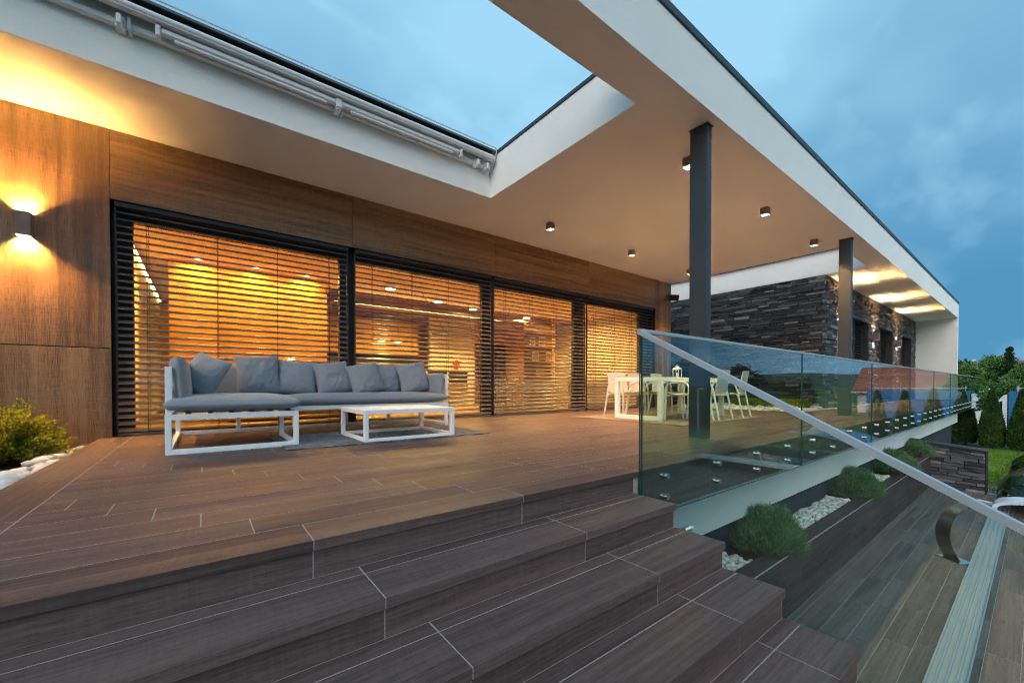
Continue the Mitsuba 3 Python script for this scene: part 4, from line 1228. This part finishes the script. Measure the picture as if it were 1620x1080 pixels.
# boxwood bush at the far left, made of twigs with small leaves
k = thing('boxwood_bush', 'round evergreen bush lit yellow by the wall lamp at the left edge', 'bush')
r = np.random.default_rng(5)
mbl, mbt = MB(), MB()
for cx_, cy_, rad, h, tw_ in ((-1.62, 6.02, 0.50, 0.60, 330), (-1.40, 5.86, 0.36, 0.46, 150), (-2.2, 5.5, 0.6, 0.6, 160)):
    for i in range(tw_):
        a, e = r.uniform(0, 2 * pi), r.uniform(0.12, 1.0)
        d = np.array([math.cos(a) * math.sqrt(1 - e * e), math.sin(a) * math.sqrt(1 - e * e), e])
        L = r.uniform(0.72, 1.12)
        base = np.array([cx_, cy_, -0.14])
        tipp = base + d * np.array([rad, rad * 0.8, h]) * L
        midp = base + d * np.array([rad, rad * 0.8, h]) * L * 0.55 + np.array([0, 0, 0.05])
        if i % 3 == 0:
            mbt.add(*tube([base, midp, tipp], 0.004, 4, False))
        n = 46
        t = r.uniform(0.42, 1.0, n)[:, None]
        pos = (1 - t) ** 2 * base + 2 * t * (1 - t) * midp + t * t * tipp + r.normal(0, 0.012, (n, 3))
        dirs = (tipp - midp) / np.linalg.norm(tipp - midp) * 0.6 + r.normal(0, 0.7, (n, 3)) + np.array([0, 0, .3])
        mbl.add(*leaf_quads(pos, dirs, r.uniform(0.028, 0.05, n), 0.019, r))
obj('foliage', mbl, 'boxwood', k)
obj('twigs', mbt, 'bark', k)

k = thing('low_shrub', 'low clipped dark shrub in the pebbles beside the stone wing', 'shrub')
r = np.random.default_rng(15)
pos = np.stack([r.uniform(12.0, 13.0, 5000), r.uniform(3.7, 5.4, 5000), r.uniform(0.0, 0.24, 5000)], 1)
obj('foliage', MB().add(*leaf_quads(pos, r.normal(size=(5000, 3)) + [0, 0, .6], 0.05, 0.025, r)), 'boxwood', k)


def cypress(label, x, y, h, rad, seed, count=16000):
    r = np.random.default_rng(seed)
    k = thing('cypress_tree', label, 'conifer', 'clipped cypresses along the lawn')
    t = r.uniform(0, 1, count) ** 0.8
    ph = r.uniform(0, 2 * pi, count)
    prof = 0.80 * np.interp(t, [0, 0.10, 0.3, 0.6, 0.85, 1.0], [0.82, 1.0, 0.95, 0.62, 0.26, 0.02])
    lump = 0.84 + 0.34 * meshkit.fbm(np.stack([np.cos(ph) * 2.1, np.sin(ph) * 2.1, t * 6.5], 1) + seed * 3.1, 4)
    rr = prof * rad * lump * r.uniform(0.66, 1.0, count) ** 0.5
    pos = np.stack([x + np.cos(ph) * rr, y + np.sin(ph) * rr, FLOOR + 0.03 + t * h * (0.97 + 0.05 * lump)], 1)
    dirs = np.stack([np.cos(ph) * 0.45, np.sin(ph) * 0.45, 1.0 + 0 * ph], 1) + r.normal(0, 0.28, (count, 3))
    obj('crown', MB().add(*leaf_quads(pos, dirs, r.uniform(0.07, 0.15, count), 0.045, r)), 'cypress', k)
    obj('trunk', MB().add(*tube([(x, y, FLOOR - 0.05), (x, y, FLOOR + 1), (x, y, FLOOR + h * 0.8)], np.array([0.06, 0.045, 0.01]), 8)), 'bark', k)


cypress('clipped dark cypress nearest the house, half seen through the glass', 28.25, 2.08, 2.36, 0.43, 1)
cypress('clipped dark cypress in front of the white van cab', 27.4, 1.25, 2.36, 0.47, 2)
cypress('clipped dark cypress at the right edge, before the blue van', 27.0, 0.40, 2.40, 0.48, 3)
cypress('clipped dark cypress seen mirrored in the glass, beyond the right edge', 27.2, -0.6, 2.3, 0.46, 4, 9000)
cypress('clipped dark cypress farther along the row beyond the right edge', 27.2, -1.6, 2.3, 0.46, 5, 9000)
k = thing('ground_cover_hedge', 'low dark hedge running under the cypresses towards the house', 'hedge')
r = np.random.default_rng(44)
pos = np.stack([r.uniform(27.6, 29.0, 14000), r.uniform(2.3, 7.5, 14000), FLOOR + r.uniform(0, 1, 14000) ** 1.5 * 0.85], 1)
obj('foliage', MB().add(*leaf_quads(pos, r.normal(size=(14000, 3)) + [0, 0, .5], 0.10, 0.05, r)), 'cypress', k)


def tree(label, x, y, h, rad, seed, mat='leaves', count=14000, leaf=0.16, spread=1.0, zlow=0.18, group=None, lumps=30, rsc=(0.17, 0.40), taper=0.0):
    r = np.random.default_rng(seed)
    k = thing('garden_tree', label, 'tree', group)
    cs_, rs_ = [], []
    for i in range(lumps):
        t = r.uniform(zlow, 1)
        a = r.uniform(0, 2 * pi)
        w = math.sin(math.pi * min(1, 0.20 + 0.75 * (t - zlow) / (1 - zlow))) * rad * r.uniform(0.15, 0.85) * spread * (1 - taper * t)
        cs_.append((x + math.cos(a) * w, y + math.sin(a) * w, FLOOR + h * (t * 0.86)))
        rs_.append(rad * r.uniform(*rsc) * (1 - 0.6 * taper * t))
    cs_, rs_ = np.array(cs_), np.array(rs_)
    pick = r.choice(lumps, count, p=rs_ ** 2 / (rs_ ** 2).sum())
    d = r.normal(size=(count, 3))
    d /= np.linalg.norm(d, axis=1, keepdims=True)
    rr = (r.uniform(0.30, 1.0, count) ** 0.5 + 0.55 * (r.uniform(0, 1, count) > 0.86) * r.uniform(0, 1, count)) * (0.75 + 0.5 * meshkit.fbm(d * 2.6 + pick[:, None] * 7.7, 3))
    pos = cs_[pick] + d * (rs_[pick] * rr)[:, None]
    ok = pos[:, 2] > FLOOR + 0.05
    pos, d = pos[ok], d[ok]
    dirs = d * 0.7 + r.normal(0, 0.6, d.shape) + np.array([0, 0, 0.15])
    obj('crown', MB().add(*leaf_quads(pos, dirs, r.uniform(0.7, 1.3, len(pos)) * leaf, leaf * 0.6, r)), mat, k)
    mb = MB().add(*tube([(x, y, FLOOR - .1), (x + .05, y, FLOOR + h * .3), (x, y + .08, FLOOR + h * .75)], np.array([h * .028, h * .022, h * .008]), 8))
    obj('trunk', mb, 'bark', k, smooth=True)
    mb = MB()
    for c in cs_[:8]:
        mb.add(*tube([(x, y, FLOOR + h * .25), ((x + c[0]) / 2, (y + c[1]) / 2, (FLOOR + h * .25 + c[2]) / 2 + .1), c], np.array([h * .010, h * .007, h * .003]), 6))
    obj('limb', mb, 'bark', k, smooth=True)


tree('broad leafy tree right behind the far end of the balustrade', 40.5, 2.85, 4.3, 1.30, 61, leaf=0.17)
tree('tall rounded leafy tree in the middle of the group at right', 43, 1.75, 5.1, 1.55, 62, leaf=0.18, lumps=38, count=18000)
tree('dense leafy tree at the right edge of the picture', 40, 0.55, 4.5, 1.35, 63, leaf=0.16)
tree('slender dark tree with an open spire rising above the others', 41.5, 1.18, 6.1, 0.62, 64, mat='leaves_dark', leaf=0.15, count=3200, spread=1.5, lumps=46, rsc=(0.16, 0.36), taper=0.85)
tree('darker tree behind the others, partly hidden by them', 47, 3.6, 4.6, 1.7, 65, mat='leaves_dark', leaf=0.2)
tree('low dark tree between the van and the houses', 52, 1.2, 4.5, 2.2, 66, mat='leaves_dark', leaf=0.22)
k = thing('flowering_shrub', 'shrub with clusters of white flowers behind the van', 'shrub')
r = np.random.default_rng(77)
d = r.normal(size=(5000, 3))
d /= np.linalg.norm(d, axis=1, keepdims=True)
c0 = np.array([36.8, 2.05, FLOOR + 1.45])
pos = c0 + d * r.uniform(.5, 1, 5000)[:, None] * np.array([.7, .62, 1.05])
obj('foliage', MB().add(*leaf_quads(pos, d + r.normal(0, .5, d.shape), 0.14, 0.08, r)), 'leaves', k)
d2 = d[:420]
bl_ = c0 + d2 * np.array([.72, .64, 1.07]) + r.normal(0, .03, d2.shape)
sel = meshkit.noise(d2 * 3.2 + 5) > 0.52
obj('blossoms', MB().add(*leaf_quads(bl_[sel], r.normal(size=d2.shape)[sel], 0.11, 0.10, r)), 'blossom', k)
# trees on the garden side: they show as reflections in the glass
for i, (x, y, h, rad) in enumerate(((6.5, -9.5, 4.4, 2.0), (10, -10.5, 4.1, 2.0), (13.8, -11.5, 4.6, 2.2), (18, -11.2, 4.2, 2.1), (22.2, -11.5, 4.4, 2.2), (27, -11.0, 4.6, 2.3), (32, -9.8, 4.4, 2.2), (37, -8.8, 4.6, 2.2))):
    tree(['first', 'second', 'third', 'fourth', 'fifth', 'sixth', 'seventh', 'last'][i] + ' dark leafy tree, counted from the steps, of the row mirrored in the glass balustrade', x, y, h, rad, 80 + i, mat='leaves_dark', leaf=0.24, count=9000, group='trees mirrored in the balustrade', lumps=18, zlow=0.08)


# ---------------------------------------------------------------- houses in the distance
def small_house(label, x, y, w, d, wall_h, ridge_h, ridge_axis=1, chimney=True, ground=FLOOR):
    """Rendered walls and a tiled pitched roof with courses; ridge along y (axis 1) or x (axis 0)."""
    k = thing('tiled_roof_house', label, 'house')
    x0, x1, y0, y1 = x - w / 2, x + w / 2, y - d / 2, y + d / 2
    obj('wall', MB().box(x0, x1, y0, y1, ground - 0.1, ground + wall_h, 0.01), 'render_wall', k)
    if ridge_axis == 1:
        g = prism([(x0, ground + wall_h), (x1, ground + wall_h), (x, ground + ridge_h)], y0, y1, 1)
    else:
        g = prism([(y0, ground + wall_h), (y1, ground + wall_h), (y, ground + ridge_h)], x0, x1, 0)
    obj('gable', MB().add(*g), 'render_wall', k)
    n, ov = 11, 0.45
    half = (w if ridge_axis == 1 else d) / 2 + ov
    lo = ground + wall_h - ov * (ridge_h - wall_h) / (half - ov)
    rise = ground + ridge_h + 0.1 - lo
    for s in (-1, 1):
        mb = MB()
        for i in range(n):
            a0, a1 = i / n, (i + 1) / n
            p = [(half * (1 - a0), lo + rise * a0 + 0.05), (half * (1 - a1) - 0.03, lo + rise * a1 + 0.01)]
            l0, l1 = (y0 - ov, y1 + ov) if ridge_axis == 1 else (x0 - ov, x1 + ov)
            q = [(s * p[0][0], p[0][1]), (s * p[1][0], p[1][1]), (s * p[1][0], p[1][1] - 0.06), (s * p[0][0], p[0][1] - 0.09)]
            vs = []
            for L_ in (l0, l1):
                for a, z in q:
                    vs.append((x + a, L_, z) if ridge_axis == 1 else (L_, y + a, z))
            f = [[0, 1, 5, 4], [1, 2, 6, 5], [2, 3, 7, 6], [3, 0, 4, 7], [0, 3, 2, 1], [4, 5, 6, 7]]
            vs = np.array(vs)
            mb.add(vs, np.array(f), plank_uv(vs, 1 if ridge_axis == 1 else 0))
        r_ = obj('roof', mb, 'roof_tile', k)
        if chimney and s == -1:
            obj('chimney', MB().box(x - 0.3, x + 0.3, y + d * .2, y + d * .2 + 0.6, ground + ridge_h - 0.6, ground + ridge_h + 0.8, 0.02), 'render_wall', r_)
    for s in (-1, 1):
        a = s * half
        gb_ = MB().box(x + a - .06, x + a + .06, y0 - ov, y1 + ov, lo - 0.06, lo + 0.05, 0.02) if ridge_axis == 1 else MB().box(x0 - ov, x1 + ov, y + a - .06, y + a + .06, lo - 0.06, lo + 0.05, 0.02)
        obj('gutter', gb_, 'van_white', k)
    for yy in (y - d * .25, y + d * .15):
        obj('window', MB().box(x0 - 0.03, x0 - 0.001, yy, yy + 1.1, ground + 0.9, ground + 2.1, 0.01), 'dark_glass', k)


small_house('red tiled house with a white gable edge just behind the trees by the glass', 70, 6.4, 9, 2.9, 4.2, 5.6, 0)
small_house('low red tiled house far off at the right edge', 118, 3.0, 9, 9, 4.2, 7.2, 1)
small_house('second distant house beside the low red roofed one', 150, 7.5, 10, 10, 5.0, 8.4, 1)
small_house('long red roofed house beyond the right edge, mirrored in the balustrade', 58, -4.6, 8, 7.0, 2.3, 4.6, 1)
k = thing('lamp_post', 'slim white garden lamp post mirrored in the glass', 'lamp post')
obj('post', MB().add(*tube([(22, -8.2, FLOOR), (22, -8.2, FLOOR + 1.2), (22, -8.2, FLOOR + 2.5)], 0.05, 10)), 'van_white', k, smooth=40)
obj('head', MB().box(21.85, 22.15, -8.2, -7.75, FLOOR + 2.5, FLOOR + 2.58, 0.02), 'van_white', k)

# ---------------------------------------------------------------- van behind the cypresses (side towards the camera, nose to the left)
vn = thing('panel_van', 'blue panel van with a white cab parked behind the cypresses', 'van')
VX = 34.6
prof = [(2.36, -1.78), (2.40, -1.25), (2.33, -0.92), (1.75, -0.72), (1.18, 0.08), (1.02, 0.17), (1.02, -1.80)]
v, f = prism([(y, z) for y, z in prof][::-1], VX, VX + 1.95, 0)
obj('cab', MB().add(v, f), 'van_white', vn, label='white cab with sloping windscreen')
box_prof = [(1.018, -1.80), (1.018, 0.24), (0.96, 0.30), (-3.4, 0.30), (-3.5, 0.20), (-3.5, -1.80)]
v, f = prism(box_prof[::-1], VX - 0.02, VX + 1.98, 0)
obj('body', MB().add(v, f), 'van_blue', vn)
obj('windscreen', MB().add(np.array([[VX + .15, 1.745, -.70], [VX + 1.8, 1.745, -.70], [VX + 1.75, 1.215, .055], [VX + .2, 1.215, .055]]) + np.array([0, .012, .010]), np.array([[0, 1, 2], [0, 2, 3]])), 'dark_glass', vn)
obj('side_window', MB().add(*prism([(1.66, -.80), (1.22, -.80), (1.22, -.24), (1.28, -.22)], VX - 0.012, VX - 0.001, 0)), 'dark_glass', vn)
obj('pillar', MB().box(VX - .026, VX - .004, 1.00, 1.045, -1.7, 0.20, .004), 'black', vn)
obj('sill', MB().box(VX - 0.035, VX + 1.97, -3.52, 2.36, -1.86, -1.74, 0.02), 'frame_dark', vn)
for y in (1.72, -2.4):
    c = trimesh.creation.cylinder(0.33, 0.24, sections=24)
    c.apply_transform(trimesh.transformations.rotation_matrix(pi / 2, [0, 1, 0]))
    c.apply_translation([VX + 0.08, y, FLOOR + 0.32])
    w_ = obj('wheel', MB().tm(c), 'tyre', vn, smooth=40)
    c = trimesh.creation.cylinder(0.19, 0.25, sections=20)
    c.apply_transform(trimesh.transformations.rotation_matrix(pi / 2, [0, 1, 0]))
    c.apply_translation([VX + 0.07, y, FLOOR + 0.32])
    obj('rim', MB().tm(c), 'steel', w_, smooth=40)
rk = MB()
for x in (VX + .1, VX + 1.85):
    rk.box(x - .03, x + .03, -3.2, 0.75, 0.42, 0.48, 0.01)
for y in (0.70, -0.6, -1.9, -3.1):
    rk.box(VX + .131, VX + 1.819, y - .03, y + .03, 0.43, 0.47, 0.01).box(VX + .08, VX + .12, y - .02, y + .02, 0.30, 0.60, 0.01).box(VX + 1.83, VX + 1.87, y - .02, y + .02, 0.30, 0.60, 0.01)
obj('roof_rack', rk, 'aluminium', vn)
em = MB()
for (ya_, za_, yb_, zb_) in ((0.52, -0.42, 0.30, -0.66), (0.30, -0.66, 0.52, -0.90)):
    d_ = np.array([yb_ - ya_, zb_ - za_])
    d_ /= np.linalg.norm(d_)
    n_ = np.array([-d_[1], d_[0]]) * 0.022
    p_ = [(ya_ + n_[0], za_ + n_[1]), (ya_ - n_[0], za_ - n_[1]), (yb_ - n_[0], zb_ - n_[1]), (yb_ + n_[0], zb_ + n_[1])]
    em.add(*prism(p_, VX - 0.032, VX - 0.022, 0))
em.box(VX - 0.032, VX - 0.022, 0.42, 0.74, -1.03, -0.99, 0)
obj('emblem', em, 'van_white', vn, label='white angle bracket and dash painted on the blue side')
wv = thing('white_van', 'white van roof showing between the glass end and the first cypress', 'van')
v, f = prism([(4.6, -1.8), (4.6, 0.05), (4.3, 0.22), (2.75, 0.22), (2.45, -0.10), (2.42, -0.9), (2.42, -1.8)][::-1], 37.2, 39.1, 0)
obj('body', MB().add(v, f), 'van_white', wv)
obj('side_window', MB().add(*prism([(4.2, -.62), (3.05, -.62), (3.05, -.10), (4.2, -.06)], 37.185, 37.199, 0)), 'dark_glass', wv)
for y in (4.1, 2.9):
    c = trimesh.creation.cylinder(0.33, 0.24, sections=24)
    c.apply_transform(trimesh.transformations.rotation_matrix(pi / 2, [0, 1, 0]))
    c.apply_translation([37.28, y, FLOOR + 0.32])
    obj('wheel', MB().tm(c), 'tyre', wv, smooth=40)

# ---------------------------------------------------------------- pool enclosure and cascade on the lower terrace
pe = thing('pool_enclosure', 'low telescopic pool enclosure with pale floor rails at right', 'pool enclosure')
mb = MB()
for i, (a, b, h) in enumerate(((0.366, 0.624, 0.012),)):
    mb.box(2.0, 15.4, a, b, FLOOR + 0.0005, FLOOR + h, 0.003)
for y in (0.372, 0.430, 0.492, 0.555, 0.612):
    mb.box(2.0, 15.4, y - 0.007, y + 0.007, FLOOR + 0.012, FLOOR + 0.034, 0.003)
obj('floor_rail', mb, 'weathered', pe, label='pale ribbed floor rail of the pool enclosure')


def arch(y0, y1, h, n=28, e=2.6):
    t = np.linspace(0, pi, n)
    c, s = np.cos(t), np.sin(t)
    return np.stack([(y0 + y1) / 2 + (y0 - y1) / 2 * np.sign(c) * np.abs(c) ** (2 / e), FLOOR + h * np.abs(s) ** (2 / e)], 1)


def arch_band(pts, pts2, x0, x1):
    """A strip between two arches, closed front and back."""
    n = len(pts)
    v = np.vstack([np.c_[np.full(n, x0), pts], np.c_[np.full(n, x0), pts2], np.c_[np.full(n, x1), pts], np.c_[np.full(n, x1), pts2]])
    f = []
    for i in range(n - 1):
        f += [[i, i + 1, n + i + 1, n + i], [2 * n + i, 3 * n + i, 3 * n + i + 1, 2 * n + i + 1], [i, 2 * n + i, 2 * n + i + 1, i + 1], [n + i, n + i + 1, 3 * n + i + 1, 3 * n + i]]
    return v, np.array(f)


a1, a1i = arch(0.60, -4.2, 0.36, e=4.5), arch(0.53, -4.13, 0.30, e=4.5)
obj('front_frame', MB().add(*arch_band(a1, a1i, 13.3, 13.95)), 'frosted', pe, label='pale blue front frame of the low segment')
obj('front_cover', MB().add(*arch_band(a1 - [0.0, .012], a1i, 13.951, 15.5)), 'smoked', pe)
a2, a2i = arch(0.62, -4.3, 1.15, e=2.4), arch(0.57, -4.25, 1.10, e=2.4)
for x in (15.6, 17.2, 18.8):
    obj('rear_frame', MB().add(*arch_band(a2, a2i, x, x + 0.06)), 'frame_dark', pe)
n = len(a2)
v = np.vstack([np.c_[np.full(n, 15.66), a2 - [0, .006]], np.c_[np.full(n, 18.8), a2 - [0, .006]]])
f = np.array([[i, i + 1, n + i + 1, n + i] for i in range(n - 1)])
obj('rear_cover', MB().add(v, f), 'smoked', pe, smooth=True, label='dark smoked cover of the taller segment')
v = np.vstack([np.c_[np.full(n, 15.63), a2], [[15.63, -1.84, FLOOR + .02]]])
f = np.array([[i, i + 1, n] for i in range(n - 1)])
obj('rear_end', MB().add(v, f), 'smoked', pe)
# stainless water blade: base plate, curved sheet, spout
cb = thing('water_blade', 'curved dark stainless steel pool fountain blade standing by the floor rail', 'fountain')
bx, by = 9.27, 0.80
dh, wd = np.array([0.78, -0.62]), np.array([0.62, 0.78])
prof = arc([(0.0, 0.0), (-0.13, 0.22), (-0.16, 0.48), (-0.04, 0.72), (0.22, 0.86), (0.46, 0.88)])
n = len(prof)
hw = np.linspace(0.120, 0.085, n)
v = []
for off in (0.0, 0.012):
    for s in (-1, 1):
        for i, (q, z) in enumerate(prof):
            tq = prof[min(i + 1, n - 1)] - prof[max(i - 1, 0)]
            nq = np.array([-tq[1], tq[0]]) / np.linalg.norm(tq) * off
            v.append([bx + dh[0] * (q + nq[0]) + wd[0] * s * hw[i], by + dh[1] * (q + nq[0]) + wd[1] * s * hw[i], FLOOR + 0.012 + z + nq[1]])
v = np.array(v)
f = []
for i in range(n - 1):
    A_, B_, C_, D_ = i, n + i, 2 * n + i, 3 * n + i
    f += [[A_, A_ + 1, B_ + 1, B_], [C_, D_, D_ + 1, C_ + 1], [A_, C_, C_ + 1, A_ + 1], [B_, B_ + 1, D_ + 1, D_]]
f += [[0, n, 3 * n, 2 * n], [n - 1, 3 * n - 1, 4 * n - 1, 2 * n - 1]]
obj('blade', MB().add(v, np.array(f)), 'steel_dark', cb, smooth=40)
v, f = cbox(-0.10, 0.14, -0.19, 0.19, 0.0, 0.012, 0.003)
obj('base_plate', MB().add(np.stack([bx + dh[0] * v[:, 0] + wd[0] * v[:, 1], by + dh[1] * v[:, 0] + wd[1] * v[:, 1], FLOOR + v[:, 2]], 1), f), 'steel', cb)
e = prof[-1]
v, f = cbox(-0.02, 0.05, -0.088, 0.088, -0.02, 0.025, 0.005)
obj('spout', MB().add(np.stack([bx + dh[0] * (v[:, 0] + e[0]) + wd[0] * v[:, 1], by + dh[1] * (v[:, 0] + e[0]) + wd[1] * v[:, 1], FLOOR + 0.012 + e[1] + v[:, 2]], 1), f), 'aluminium', cb)
